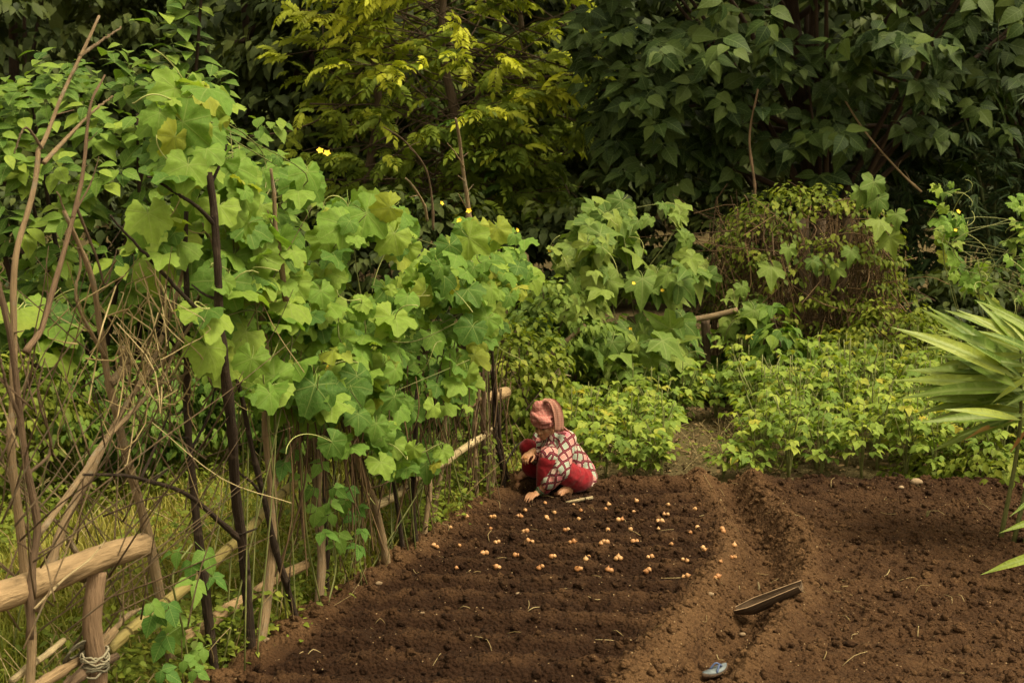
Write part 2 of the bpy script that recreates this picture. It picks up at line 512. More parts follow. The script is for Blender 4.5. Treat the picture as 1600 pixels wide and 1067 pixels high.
SOIL = mat_soil(); GROUND = mat_ground()
GOURD = mat_leaf("gourd_leaf", (.055, .125, .024), (.155, .27, .044), (.26, .355, .06), veins='palm', vein_col=(.29, .36, .11), trans=.42, old=(.40, .36, .05), old_at=1.0)
LUFFA = mat_leaf("luffa_leaf", (.06, .115, .024), (.14, .21, .042), (.23, .285, .06), veins='palm', vein_col=(.24, .29, .10), trans=.33)
BEAN = mat_leaf("bean_leaf", (.085, .15, .026), (.20, .285, .045), (.33, .38, .065), veins='pinnate', vein_col=(.24, .3, .09), trans=.35, old=(.42, .33, .04), old_at=.99)
BEAN_S = mat_leaf("bean_leaf_far", (.06, .11, .022), (.13, .20, .036), (.22, .28, .05), 'attr', veins='pinnate', vein_col=(.24, .3, .09), trans=.35)
BUSH = mat_leaf("shrub_leaf", (.04, .095, .018), (.135, .225, .035), (.25, .325, .05), veins='pinnate', vein_col=(.2, .27, .08), trans=.33)
BUSH_S = mat_leaf("shrub_leaf_mass", (.03, .08, .016), (.11, .19, .03), (.21, .285, .045), 'attr', veins='pinnate', vein_col=(.18, .24, .07), trans=.33)
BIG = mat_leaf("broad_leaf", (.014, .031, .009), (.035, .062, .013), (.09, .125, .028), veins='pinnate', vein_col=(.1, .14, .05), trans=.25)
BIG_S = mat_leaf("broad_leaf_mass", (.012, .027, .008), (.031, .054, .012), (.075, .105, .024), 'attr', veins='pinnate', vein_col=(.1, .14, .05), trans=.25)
YEL_S = mat_leaf("yellow_leaf_mass", (.045, .086, .014), (.15, .20, .025), (.43, .47, .045), 'attr', trans=.35)
YEL = mat_leaf("yellow_leaf", (.03, .055, .01), (.10, .12, .014), (.34, .30, .02), 'obj', trans=.35)
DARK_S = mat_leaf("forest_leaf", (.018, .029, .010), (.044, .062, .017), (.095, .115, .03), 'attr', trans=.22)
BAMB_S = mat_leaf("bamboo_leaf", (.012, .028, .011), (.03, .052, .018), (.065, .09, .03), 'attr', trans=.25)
WEED_S = mat_leaf("weed_leaf", (.06, .095, .014), (.145, .185, .025), (.26, .28, .045), 'attr', trans=.35)
GRASS_S = mat_leaf("grass_blade", (.09, .12, .014), (.22, .23, .035), (.38, .31, .09), 'attr', trans=.3)
GINGER = mat_leaf("ginger_leaf", (.06, .12, .018), (.16, .235, .03), (.30, .35, .055), veins='pinnate', vein_col=(.24, .31, .08), trans=.3, rough=.45, spec=.3)
GINGER_OLD = mat_plain("dry_ginger_leaf", (.22, .07, .018), (.36, .22, .06), 14, .7)
STEM = mat_plain("green_stem", (.09, .11, .03), (.18, .18, .06), 20, .6)
TENDRIL = mat_plain("pale_tendril", (.26, .30, .09), (.36, .36, .13), 20, .6)
BARK = mat_wood("bark", (.045, .03, .02), (.13, .09, .06))
BARK_D = mat_wood("dark_bark", (.016, .010, .007), (.055, .034, .022))
STICK = mat_wood("grey_brown_stick", (.13, .09, .05), (.33, .235, .14), (.42, .3, .17), lichen=(.28, .23, .16))
STICK_R = mat_wood("red_brown_stick", (.08, .05, .032), (.23, .152, .095), (.3, .2, .12))
STICK_D = mat_wood("dark_stick", (.012, .008, .006), (.052, .034, .023), (.2, .13, .08), lichen=(.10, .07, .05))
LOG = mat_wood("weathered_log", (.13, .085, .045), (.36, .25, .14), (.46, .34, .2), scale=.8)
BAMBOO = mat_wood("yellow_bamboo", (.22, .17, .05), (.40, .32, .12), (.4, .32, .16), rough=.45, scale=.6, nodes=True)
BAMBOO_P = mat_wood("pale_bamboo", (.30, .22, .12), (.52, .42, .25), (.5, .42, .26), rough=.5, scale=.6, nodes=True)
STRAW = mat_plain("dry_straw", (.2, .14, .06), (.42, .33, .17), 12, .8, src='attr')
DRYVINE = mat_plain("dry_vine", (.055, .032, .017), (.17, .105, .05), 9, .85, src='attr')
FLOWER = mat_plain("yellow_petal", (.72, .46, .02), (.85, .62, .05), 30, .6, bump=0)
ONION = mat_plain("onion_skin", (.31, .135, .048), (.48, .27, .12), 40, .45, .4, src='obj')
STONE = mat_plain("pale_stone", (.16, .105, .06), (.30, .215, .135), 25, .8)

# ================================================================== THE GROUND
def curve_of(px):
    P = np.array([ground_at(*p) for p in px]); i = np.argsort(P[:, 1]); P = P[i]
    lo, hi = P[0], P[-1]
    ys = np.concatenate([[lo[1] - 3], P[:, 1], [hi[1] + 3]])
    xs = np.concatenate([[lo[0] - 3 * (P[1, 0] - lo[0]) / (P[1, 1] - lo[1])], P[:, 0], [hi[0]]])
    return lambda y: np.interp(y, ys, xs)
crest_l = curve_of([(1000, 1067), (1060, 990), (1105, 930), (1140, 880), (1135, 840), (1115, 800), (1095, 772)])
trough = curve_of([(1090, 1067), (1140, 1000), (1185, 930), (1198, 880), (1188, 840), (1162, 800), (1140, 772)])
crest_r = curve_of([(1165, 1067), (1218, 1000), (1254, 930), (1266, 880), (1247, 845), (1212, 805), (1182, 775)])
BACK = 11.62
FLAT = [(*ground_at(880, 780, .05)[:2], .26), (*ground_at(822, 788, .05)[:2], .2), (*ground_at(850, 788, .05)[:2], .22)]
def soil_h(x, y):
    x = np.asarray(x, float); y = np.asarray(y, float)
    xc, xl, xr = trough(y), crest_l(y), crest_r(y)
    d = x - xc; w = np.where(d < 0, xc - xl, xr - xc); fade = np.clip((BACK + .15 - y) / .6, .12, 1)
    h = fade * -0.17 * np.exp(-(d / (.55 * w)) ** 2) + 0.075 * np.exp(-((np.abs(d) - w) / (.42 * w)) ** 2)
    wob = 0.10 * fbm(x * 1.1, y * .8, 3, 5)
    ph = (y + wob + .06 * x) / .37
    row = np.cos(2 * np.pi * ph)
    row = np.sign(row) * np.abs(row) ** .8
    left = 1 / (1 + np.exp(-(xl - .12 - x) / .06)); right = 1 / (1 + np.exp(-(x - xr - .15) / .08))
    h = h + left * .036 * row + right * .014 * np.cos(2 * np.pi * (y + 2.2 * wob) / .42)
    edge = fence_x(y) + .02
    h = h + .05 * np.exp(-((x - edge - .05) / .13) ** 2)
    h = h + .06 * np.exp(-((y - BACK + .15) / .16) ** 2)
    mid_ = (1 - left) * (1 - right)
    h = h + mid_ * .03 * fbm(x * 6, y * 6, 3, 12) + mid_ * .03 * np.abs(fbm(x * 15, y * 15, 2, 13)) + .035 * fbm(x * 2.3, y * 2.3, 3, 1) + .03 * fbm(x * 8, y * 8, 3, 2)
    c = fbm(x * 13, y * 13, 3, 3); h = h + .026 * np.clip(c - .05, 0, 1) * (1 + 1.5 * vnoise(x * 2.1, y * 2.1, 44)) + .016 * fbm(x * 40, y * 40, 2, 4)
    out = np.maximum(np.maximum(edge - .10 - x + .1 * fbm(x * 3, y * 3, 2, 8), y - BACK - .03 + .14 * fbm(x * 3, y * 3, 3, 9)), 0)
    h = .045 + h
    for fx, fy, fr in FLAT:                                   # trodden flat where the woman squats
        k = np.clip(1.5 - np.hypot(x - fx, y - fy) / fr, 0, 1); h = h * (1 - k) + k * (.05 + .25 * (h - .05))
    return h - np.minimum(out * 1.2, .3)
def soil_pt(px, py, dz=0.0):
    """first place where the line of sight meets the soil"""
    r = ray(px, py); t = np.arange(4, 14, .004); P = np.array([0, 0, CH]) + r * t[:, None]
    hit = np.argmax(P[:, 2] < soil_h(P[:, 0], P[:, 1]) + dz * .5); g = P[hit].copy(); g[2] = float(soil_h(g[0], g[1])) + dz
    return g
def soil_moist_shade(x, y):
    xc, xl, xr = trough(y), crest_l(y), crest_r(y); edge = fence_x(y)
    left = 1 / (1 + np.exp(-(xl - .05 + .12 * fbm(x * 4, y * 4, 3, 21) - x) / .05)) / (1 + np.exp(-(x - edge - .13 + .2 * fbm(x * 4, y * 4, 3, 22)) / .07))
    right = 1 / (1 + np.exp(-(x - xr - .03 + .14 * fbm(x * 4, y * 4, 3, 25)) / .08))
    back = np.exp(-((y - BACK + .1) / .25) ** 2)
    m = .18 + .80 * left + .35 * right + .35 * back * right + .12 * right * (y - 8) / 4
    return m - .42 * np.clip((soil_h(x, y) - .06) / .05, -1, 1) * (.35 + .65 * left)  # besides moisture: crests painted lighter, hollows darker, as shading of the rows

def hill(y): t = np.clip((y - 27) / 26, 0, 1); return 13 * t * t * (3 - 2 * t)
def gz(x, y): return .03 * fbm(np.asarray(x) * .5, np.asarray(y) * .5, 3, 31) + hill(np.asarray(y, float))

def grid_mesh(name, xs, ys, zf, mat, moist_shade=False):
    X, Y = np.meshgrid(xs, ys); Z = zf(X, Y); nx, ny = len(xs), len(ys)
    i = np.arange(ny - 1)[:, None] * nx + np.arange(nx - 1)[None]
    Q = np.stack([i, i + 1, i + nx + 1, i + nx], -1).reshape(-1, 4)
    V = np.stack([X, Y, Z], -1).reshape(-1, 3)
    return V, Q, (soil_moist_shade(X, Y).ravel() if moist_shade else None)

xs = np.concatenate([[-150, -100, -60, -40, -25, -16], np.arange(-11, 11, .16), [11, 16, 25, 40, 60, 100, 150]])
ys = np.concatenate([[-60, -30, -12], np.arange(-2, 32, .16), np.arange(32, 60, 2.), [80, 120, 200]])
def ground_z(X, Y):
    ins = np.clip((X - fence_x(Y) - .15) / .15, 0, 1) * np.clip((BACK - .25 - Y) / .2, 0, 1) * np.clip((5.6 - X) / .3, 0, 1) * np.clip((Y - 5.4) / .3, 0, 1)
    return gz(X, Y) - .4 * ins
V, Q, _ = grid_mesh("ground", xs, ys, ground_z, GROUND)
tag(link("ground", make_mesh("ground", V, Q, None, None, GROUND)), kind='structure')

V, Q, mo = grid_mesh("soil", np.arange(-2.2, 5.6, .0115), np.arange(5.5, 12.3, .0125), soil_h, SOIL, True)
cx = V[Q].mean(1)
keep = (cx[:, 0] > fence_x(cx[:, 1]) - .35) & ((np.abs(cx[:, 0]) < .40 * cx[:, 1] + .4) | (cx[:, 0] > 0))
Q = Q[keep]; cx = cx[keep]
cls = np.where(cx[:, 0] < crest_l(cx[:, 1]), 0, np.where(cx[:, 0] < crest_r(cx[:, 1]), 1, 2))
for k, nm in enumerate(("planted_soil_bed", "furrow_path", "tilled_soil_bed")):
    q = Q[cls == k]; u, inv = np.unique(q, return_inverse=True)
    tag(link(nm, make_mesh(nm, V[u], inv.reshape(-1, 4), None, None, SOIL, True, {'moist_shade': mo[u]})), kind='structure')

# loose clods and crumbs lying on the soil
def clods(n, smin, smax, seed):
    r_ = np.random.default_rng(seed)
    y = r_.uniform(6.6, 12.1, n); x = r_.uniform(-2, 5, n)
    k = (x > fence_x(y) + .0) & (np.abs(x) < .37 * y + .2)
    x, y = x[k], y[k]; n = len(x)
    base = np.array([[1, 1, 1], [-1, -1, 1], [-1, 1, -1], [1, -1, -1], [1.3, 0, 0], [-1.3, 0, 0], [0, 1.3, 0], [0, -1.3, 0], [0, 0, 1.2], [0, 0, -1.2]], float)
    base = np.array([[0, 0, 1], [.9, 0, .45], [.28, .85, .45], [-.72, .53, .45], [-.72, -.53, .45], [.28, -.85, .45], [.72, .53, -.45], [-.28, .85, -.45], [-.9, 0, -.45], [-.28, -.85, -.45], [.72, -.53, -.45], [0, 0, -1]])
    T = np.array([[0, 1, 2], [0, 2, 3], [0, 3, 4], [0, 4, 5], [0, 5, 1], [1, 6, 2], [2, 7, 3], [3, 8, 4], [4, 9, 5], [5, 10, 1], [2, 6, 7], [3, 7, 8], [4, 8, 9], [5, 9, 10], [1, 10, 6]])
    s = smin * (smax / smin) ** (r_.random(n) ** 3.2)
    P = base[None] * r_.uniform(.6, 1.35, (n, 12, 1)) * (s[:, None, None] * r_.uniform(.7, 1.2, (n, 1, 3)))
    a = r_.uniform(0, 6.28, n); c, si = np.cos(a), np.sin(a)
    Px = P[..., 0] * c[:, None] - P[..., 1] * si[:, None]; Py = P[..., 0] * si[:, None] + P[..., 1] * c[:, None]
    z = soil_h(x, y) + s * .25
    V = np.stack([Px + x[:, None], Py + y[:, None], P[..., 2] * .8 + z[:, None]], -1).reshape(-1, 3)
    F_ = (T[None] + (np.arange(n) * 12)[:, None, None]).reshape(-1, 3)
    m = np.repeat(soil_moist_shade(x, y) + r_.uniform(-.3, .2, n), 12)
    return make_mesh("soil_clods", V, F_, None, None, SOIL, True, {'moist_shade': m})
tag(link("soil_clods", clods(26000, .005, .036, 3)), kind='stuff')

# bits of straw and root lying about on the soil
mb = MB()
for k in range(95):
    y = rng.uniform(7.2, 12); x = rng.uniform(fence_x(y) + .1, .365 * y)
    a = rng.uniform(0, 6.28); L = rng.uniform(.04, .16) * (1.6 if rng.random() < .1 else 1)
    P = [[x + math.cos(a) * L * t + rng.normal(0, .008), y + math.sin(a) * L * t + rng.normal(0, .008), 0] for t in (-.5, 0, .5)]
    P = np.array(P); P[:, 2] = soil_h(P[:, 0], P[:, 1]) + .012
    P[1, 2] += rng.uniform(0, .02)
    mb.add(*tube(smooth_path(P, 5), rng.uniform(.0015, .0034), 4), rnd=rng.random() * .7)
tag(link("straw_litter", mb.mesh("straw_litter", STRAW)), kind='stuff')

# ================================================================== FOREST BEHIND
L_DARK = [ovate_leaf(s, .30, 3, .3, .2, .4) for s in (1, 2, 3)]
def clump_leaves(cent, rad, ncl, per, cr, shell=.55, low=-1.0, squash=.7):
    """leaf places in clumps spread through an ellipsoid crown"""
    d = nrm(rng.normal(size=(ncl, 3))); d = d[d[:, 2] > low]
    while len(d) < ncl:
        e = nrm(rng.normal(size=(ncl, 3))); d = np.vstack([d, e[e[:, 2] > low]])
    d = d[:ncl]; rr = shell + (1 - shell) * rng.random(ncl) ** .6
    C = np.asarray(cent) + d * rr[:, None] * np.asarray(rad)
    c = np.repeat(C, per, 0); dd = np.repeat(d, per, 0)
    q = nrm(rng.normal(size=(len(c), 3))); q[:, 2] = np.abs(q[:, 2]) * .9 - .25
    t = c + q * cr * rng.random((len(c), 1)) ** .45 * np.array([1.15, 1.15, squash])
    N = nrm(q * .7 + dd * .35 + np.array([0, 0, .75]) + rng.normal(0, .3, t.shape))
    Tt = nrm(q * np.array([1, 1, .3]) + dd * .5 + np.array([0, 0, -.55]) + rng.normal(0, .3, t.shape))
    r = np.clip(np.repeat(rng.normal(.45, .2, ncl), per) + rng.normal(0, .14, len(t)), 0, 1)
    return t, frames(N, Tt), r, C

def tree(name, label, base, cent, rad, ncl, per, cr, leaf, mat, tpl, bark=BARK_D, tr=.14, limbs=7, low=-.8, group=None, shell=.55):
    base = np.array([base[0], base[1], float(gz(base[0], base[1])) - .05])
    th = thing(name, label, 'tree', base, group)
    t, R, r, C = clump_leaves(cent, rad, ncl, per, cr, shell, low)
    scat = scatter(tpl, R, t, leaf * rng.uniform(.7, 1.25, len(t)), r, MB())
    top = np.array([cent[0], cent[1], cent[2] + rad[2] * .6])
    mid = base * .5 + top * .5 + rng.normal(0, .18, 3)
    pth = smooth_path([base, base * .7 + mid * .3 + rng.normal(0, .08, 3), mid, top], 14)
    part('trunk', MB().add(*tube(pth, np.linspace(tr, tr * .3, 14), 8, True, .08)), bark, th)
    lm = MB()
    for k in rng.choice(len(C), min(limbs, len(C)), False):
        s = pth[int(rng.integers(4, 12))]
        lm.add(*tube(smooth_path([s, (s + C[k]) / 2 + rng.normal(0, .15, 3) + [0, 0, .15], C[k]], 8), np.linspace(tr * .35, tr * .08, 8), 5))
    part('limbs', lm, bark, th)
    part('crown', scat, mat, th, kind='stuff')
    return th

# far wood that closes the view
n = 30000
x = rng.uniform(-19, 19, n); y = rng.uniform(31, 40, n); z = hill(y) + rng.random(n) * 9 * (.75 + .5 * vnoise(x * .5, y * .3, 77)) + .3 * rng.random(n)
cl = fbm(x * .9, z * .9, 3, 55)
N = nrm(np.stack([rng.normal(0, .5, n), -.7 + rng.normal(0, .4, n), .7 + rng.normal(0, .4, n)], -1))
T = nrm(np.stack([rng.normal(0, .6, n), -.3 + rng.normal(0, .4, n), -.5 + rng.normal(0, .3, n)], -1))
mb = scatter(L_DARK, frames(N, T), np.stack([x, y, z], -1), rng.uniform(.35, .65, n), np.clip(.4 + cl * .7 + rng.normal(0, .1, n), 0, 1), MB())
tag(link("distant_woodland", mb.mesh("distant_woodland", DARK_S)), kind='stuff')

FOREST = [
 ((-8.6, 25), (-8.6, 25, 5.0), (2.6, 2.2, 3.6), 'dim olive tree whose thin trunks show in the upper left corner'),
 ((-5.2, 26), (-5.0, 26, 5.2), (2.4, 2.0, 4.0), 'dark small-leaved tree just behind the leafy spire of the shrub'),
 ((-3.1, 23.5), (-2.9, 23.5, 4.3), (1.7, 1.5, 3.4), 'blackish green tree filling the gap between shrub and yellow-green tree'),
 ((-1.2, 26.5), (-1.2, 26.5, 4.5), (2.6, 1.6, 4.2), 'shadowy tree directly behind the yellow-green tree'),
 ((1.6, 25), (1.6, 25, 4.2), (2.3, 1.8, 4.0), 'dark tree between the yellow-green tree and the broad-leaved tree'),
 ((5.2, 25), (5.2, 25, 4.5), (2.8, 2, 4.4), 'dark tree hidden deep behind the broad-leaved tree'),
 ((9.4, 24), (9.2, 24, 5.5), (2.9, 2.0, 4.6), 'dark tree rising behind the bamboo in the upper right corner'),
]
for b, c, r_, lab in FOREST:
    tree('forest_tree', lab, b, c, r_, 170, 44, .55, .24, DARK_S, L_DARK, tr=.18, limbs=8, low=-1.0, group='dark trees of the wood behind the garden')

# ------------------------------------------------------------------ yellow-green tree with pinnate leaves
PIN = [pinnate(s, 7, .25) for s in (1, 2, 3)]
yb = at_y(725, 400, 20.3); yb[2] = 0
yt = thing('yellow_green_tree', 'tall tree with drooping feathery leaves turning yellow towards its top', 'tree', yb)
trunks = [[(760, 330), (728, 225), (705, 150), (690, 60), (700, -80)], [(575, 330), (592, 170), (580, 90), (570, -60)], [(800, 330), (812, 200), (822, 110), (800, -60)]]
for k, tp in enumerate(trunks):
    P = np.array([at_y(p[0], p[1], 20.3 + .4 * k) for p in tp]); P = np.vstack([[P[0][0] * .6 + yb[0] * .4, P[0][1], 0], P])
    part('trunk', MB().add(*tube(smooth_path(P, 16), np.linspace(.11 - .02 * k, .04, 16), 7, True, .08)), BARK, yt)
ft, fn, ftip, fr = [], [], [], []
lm = MB()
for k in range(265):                                           # boughs in uneven tiers
    z = rng.uniform(1.7, 7.2); wz = 2.45 * (1 - .25 * abs(z - 4.2) / 3) * rng.uniform(.55, 1.05)
    a = rng.uniform(-math.pi, math.pi); s = np.array([-0.9 + rng.normal(0, .8), 20.4, z - rng.uniform(.3, 1.1)])
    e = np.array([-.9 + wz * math.cos(a), 20.3 + 1.5 * math.sin(a), z + rng.normal(0, .2)])
    if fbm(np.array(e[0] * .9), np.array(e[2] * .9), 2, 140) < -.19: continue
    ax = nrm(e - s); lm.add(*tube(smooth_path([s, (s * 2 + e) / 3 + rng.normal(0, .12, 3), (s + e * 2) / 3 + rng.normal(0, .1, 3) + [0, 0, .12], e], 9), np.linspace(.014, .004, 9), 4))
    for j in range(int(rng.integers(8, 13))):
        u = rng.uniform(.45, 1.05); side = nrm(np.cross(ax, [0, 0, 1])) * rng.choice([-1, 1])
        p = s + (e - s) * u + [0, 0, .15 * (1 - abs(2 * u - 1))]
        ft.append(p); fn.append(nrm(np.array([0, -.35, 1]) + rng.normal(0, .42, 3))); ftip.append(nrm(ax * .7 + side * rng.uniform(.1, 1) + [0, -.25, -.25] + rng.normal(0, .2, 3)))
        fr.append(np.clip(.26 + .135 * (z - 1.7) + .28 * (u - .6) + .13 * rng.normal() + .16 * math.sin(k * 1.7), 0, 1))  # paler towards top and tips: young leaves and painted sunlight together
ft, fn, ftip, fr = map(np.array, (ft, fn, ftip, fr)); FRm = frames(fn, ftip); sz = rng.uniform(.22, .38, len(ft))
part('limbs', lm, BARK, yt)
px_, py_, dp_ = project(ft)
sc_ = dp_ + 50 * ((py_ < -20) | (py_ > 350))
o_ = np.argsort(sc_); near = o_[:300]; far = o_[300:]
RAMP_N = 5                                                    # five shades of the same leaf: age, plus sunlit top painted in
YEL_AGE_SUN = []
for k in range(RAMP_N):
    u = k / (RAMP_N - 1)
    a_, b_, c_ = np.array([.045, .086, .014]), np.array([.15, .20, .025]), np.array([.47, .48, .045])
    mid = a_ * (1 - 2 * u) + b_ * 2 * u if u < .5 else b_ * (2 - 2 * u) + c_ * (2 * u - 1)
    YEL_AGE_SUN.append(mat_leaf("yellow_leaf_age_sun", tuple(mid * .7), tuple(mid), tuple(mid * 1.25), 'obj', trans=.35))
ym = [make_mesh('leaf_frond', *PIN[k % 3], None, YEL_AGE_SUN[k // 3]) for k in range(15)]
leaf_parts('leaf_frond', ym, FRm[near], ft[near], sz[near], yt, [int(np.clip(fr[i] * 5, 0, 4.9)) * 3 + int(rng.integers(3)) for i in near])
part('foliage', scatter(PIN, FRm[far], ft[far], sz[far], fr[far], MB()), YEL_S, yt, kind='stuff')

# ------------------------------------------------------------------ sprays of broad leaves
def sprays(C, axis, per, size, up=.75, droop=.45, spread=.95):
    t, N, T, s = [], [], [], []
    for c, a in zip(C, axis):
        a = nrm(a); e1 = nrm(np.cross(a, [.2, .1, 1])); e2 = np.cross(a, e1); k0 = rng.uniform(0, 6.28); m = int(rng.integers(per[0], per[1] + 1))
        for k in range(m):
            g_ = k0 + 2.4 * k; u = k / m
            rad = math.cos(g_) * e1 + math.sin(g_) * e2
            tip = nrm(a * (.25 + .5 * u) + rad * spread + np.array([0, 0, -droop]) + rng.normal(0, .15, 3))
            t.append(c - a * (1 - u) * size * .9 + tip * size * .12)
            N.append(nrm(np.array([0, -.25, up]) + a * .5 + rng.normal(0, .22, 3))); T.append(tip)
            s.append(size * rng.uniform(.65, 1.15) * (1.0 - .35 * u))
    return np.array(t), frames(np.array(N), np.array(T)), np.array(s)

def big_leaf_plant(th, C, axis, per, size, tpl, mat_p, mat_s, mask, lname='leaf', **kw):
    t, R, s = sprays(C, axis, per, size, **kw)
    px_, py_, dp_ = project(t)
    bad = (px_ < -20) | (px_ > 1620) | (py_ < -20) | (py_ > mask)
    o_ = np.argsort(dp_ + 50 * bad); near, far = o_[:300], o_[300:]
    leaf_parts(lname, tpl_meshes(lname, tpl, mat_p), R[near], t[near], s[near], th)
    if len(far):
        part('foliage', scatter(tpl, R[far], t[far], s[far], np.clip(rng.normal(.45, .2, len(far)), 0, 1), MB()), mat_s, th, kind='stuff')

def crown_sprays(cent, rad, n, low=-.75, shell=.5, front=True):
    d = nrm(rng.normal(size=(n * 3, 3))); d = d[d[:, 2] > low]
    if front: d = d[d[:, 1] < .45]
    d = d[:n]; rr = shell + (1 - shell) * rng.random(len(d)) ** .55
    C = np.asarray(cent) + d * rr[:, None] * np.asarray(rad) + rng.normal(0, .1, (len(d), 3))
    return C, nrm(d * np.array([1, 1, .5]) + [0, -.35, .1] + rng.normal(0, .35, d.shape))

BROAD = [ovate_leaf(s, .33, 5, rng.uniform(.25, .5), .22, .36, .015, .3) for s in (11, 12, 13, 14)]
bb = np.array([4.15, 18.6, 0.0])
bt = thing('broad_leaved_tree', 'big dark tree with large drooping pointed leaves overhanging the tangle of dry vines', 'tree', bb)
P = smooth_path([bb, bb + [.1, 0, 1.2], bb + [-.25, .1, 2.8], bb + [-.7, .2, 6]], 14)
part('trunk', MB().add(*tube(P, np.linspace(.2, .09, 14), 9, True, .08)), BARK_D, bt)
lm = MB()
B_, BA = crown_sprays((3.5, 18.6, 4.55), (3.35, 2.1, 2.75), 62, low=-.85, shell=.6)
C = np.repeat(B_, 7, 0) + rng.normal(0, 1, (len(B_) * 7, 3)) * [.42, .3, .15]; C[:, 2] -= .25 * np.abs(C[:, 0] - np.repeat(B_[:, 0], 7)); A = nrm(np.repeat(BA, 7, 0) + rng.normal(0, .3, C.shape))
k_ = project(C)[0] > 885; C, A = C[k_], A[k_]
C3, A3 = crown_sprays((3.5, 18.9, 4.5), (3.1, 1.9, 2.6), 90, low=-.85, shell=.3); C, A = np.vstack([C, C3]), np.vstack([A, A3])
C2, A2 = crown_sprays((1.9, 18.0, 3.3), (1.3, 1.0, 1.3), 60, low=-.9)
C, A = np.vstack([C, C2]), np.vstack([A, A2]); k_ = project(C)[0] > 875; C, A = C[k_], A[k_]
for k in rng.choice(len(C), 34, False):
    s = P[int(rng.integers(5, 13))]
    lm.add(*tube(smooth_path([s, (s + C[k]) / 2 + [0, 0, .25], C[k]], 8), np.linspace(.05, .012, 8), 5))
part('limbs', lm, BARK_D, bt)
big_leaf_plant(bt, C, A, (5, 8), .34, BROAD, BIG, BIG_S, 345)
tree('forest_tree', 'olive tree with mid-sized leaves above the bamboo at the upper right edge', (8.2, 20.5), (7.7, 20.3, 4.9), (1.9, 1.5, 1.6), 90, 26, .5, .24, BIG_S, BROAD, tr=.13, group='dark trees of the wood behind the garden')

# bamboo
bmb = np.array([7.0, 19.2, 0.0])
bo = thing('bamboo_clump', 'dark clump of bamboo with narrow drooping leaves beside the tangled dry vines', 'bamboo', bmb)
t, N, T = [], [], []
for k in range(16):
    b = bmb + [rng.uniform(-1.6, 1.6), rng.uniform(-.7, .7), 0]; e = b + [rng.normal(-.5, .8), rng.uniform(-1.2, .2), rng.uniform(2.4, 5.0)]
    pth = smooth_path([b, b * .6 + e * .4 + [0, 0, .7], e], 12)
    part('culm', MB().add(*tube(pth, np.linspace(.03, .008, 12), 6)), mat_wood("green_bamboo", (.03, .045, .015), (.09, .11, .035), nodes=True, rough=.5) if k == 0 else bpy.data.materials["green_bamboo"], bo)
    for j in range(110):
        p = pth[int(rng.integers(3, 12))] + rng.normal(0, .32, 3) * [1.2, 1, .8]; a = rng.uniform(0, 6.28)
        for q in range(int(rng.integers(3, 6))):
            t.append(p); aa = a + rng.normal(0, .6); T.append([math.cos(aa), math.sin(aa) - .2, -.75 + rng.normal(0, .3)]); N.append([rng.normal(0, .3), -.4, .8])
NARROW = [ovate_leaf(s, .06, 4, .35, .3, .3, .004) for s in (21, 22)]
t = np.array(t)
part('foliage', scatter(NARROW, frames(np.array(N), np.array(T)), t, rng.uniform(.18, .32, len(t)), np.clip(rng.normal(.4, .2, len(t)), 0, 1), MB()), BAMB_S, bo, kind='stuff')

# ------------------------------------------------------------------ shrub with large leaves, left
SHR = [ovate_leaf(s, .31, 5, rng.uniform(.2, .45), .25, .48, .018, .2) for s in (31, 32, 33, 34)]
sb = np.array([-3.7, 12.6, 0.0])
sh = thing('large_leaf_shrub', 'dense bright green shrub of big oval leaves behind the bare branches', 'shrub', sb)
C, A = crown_sprays((-3.75, 12.5, 2.45), (2.0, 1.25, 1.35), 250, low=-.8, shell=.55)
A = nrm(A + [0, -.1, .5])
spire = np.array([at_y(p[0], p[1], 11.9) for p in [(240, 110), (262, 80), (270, 45), (285, 20), (300, 0), (275, -25), (318, -45), (250, 60), (300, 60), (265, 10), (330, 95), (345, 120), (300, 110)]])
C = np.vstack([C, spire]); A = np.vstack([A, nrm(np.tile([.1, -.2, 1.0], (len(spire), 1)) + rng.normal(0, .3, (len(spire), 3)))])
for k in range(7):
    e = C[int(rng.integers(len(C) - 13))] if k else spire[6]
    st = sb + [rng.normal(0, .35), rng.normal(0, .2), 0]
    part('stem', MB().add(*tube(smooth_path([st, (st + e) / 2 + [0, 0, -.1] + rng.normal(0, .1, 3), e], 12), np.linspace(.04, .012, 12), 6)), BARK_D, sh)
big_leaf_plant(sh, C, A, (5, 8), .235, SHR, BUSH, BUSH_S, 470, up=.8, droop=.3)

# ================================================================== CLIMBERS
GL = [palm_leaf(s, (1.0, .90, .90, .76, .76), .73, npt=33) for s in (1, 2, 3, 4, 8, 9)]
LL = [palm_leaf(s, (1.0, .80, .80, .66, .66), .46, npt=27) for s in (5, 6, 7, 10)]
GLm, LLm = tpl_meshes('leaf', GL, GOURD), tpl_meshes('leaf', LL, LUFFA)
fl = []
for k in range(5):
    fl.append(moved(ovate_leaf(70 + k, .36, 3, .15, .2, .6), rotz(k * 1.2566) @ rotx(.35), [0, 0, 0], 1.0))
fl.append((*tube([[0, 0, 0], [0, 0, -.35]], [.1, .2], 5)[:2], np.zeros((12, 2))))
FLm = make_mesh('flower', *join(fl), None, FLOWER)
fdir = nrm([FS, 1, 0]); fnrm = nrm([1, -FS, 0])

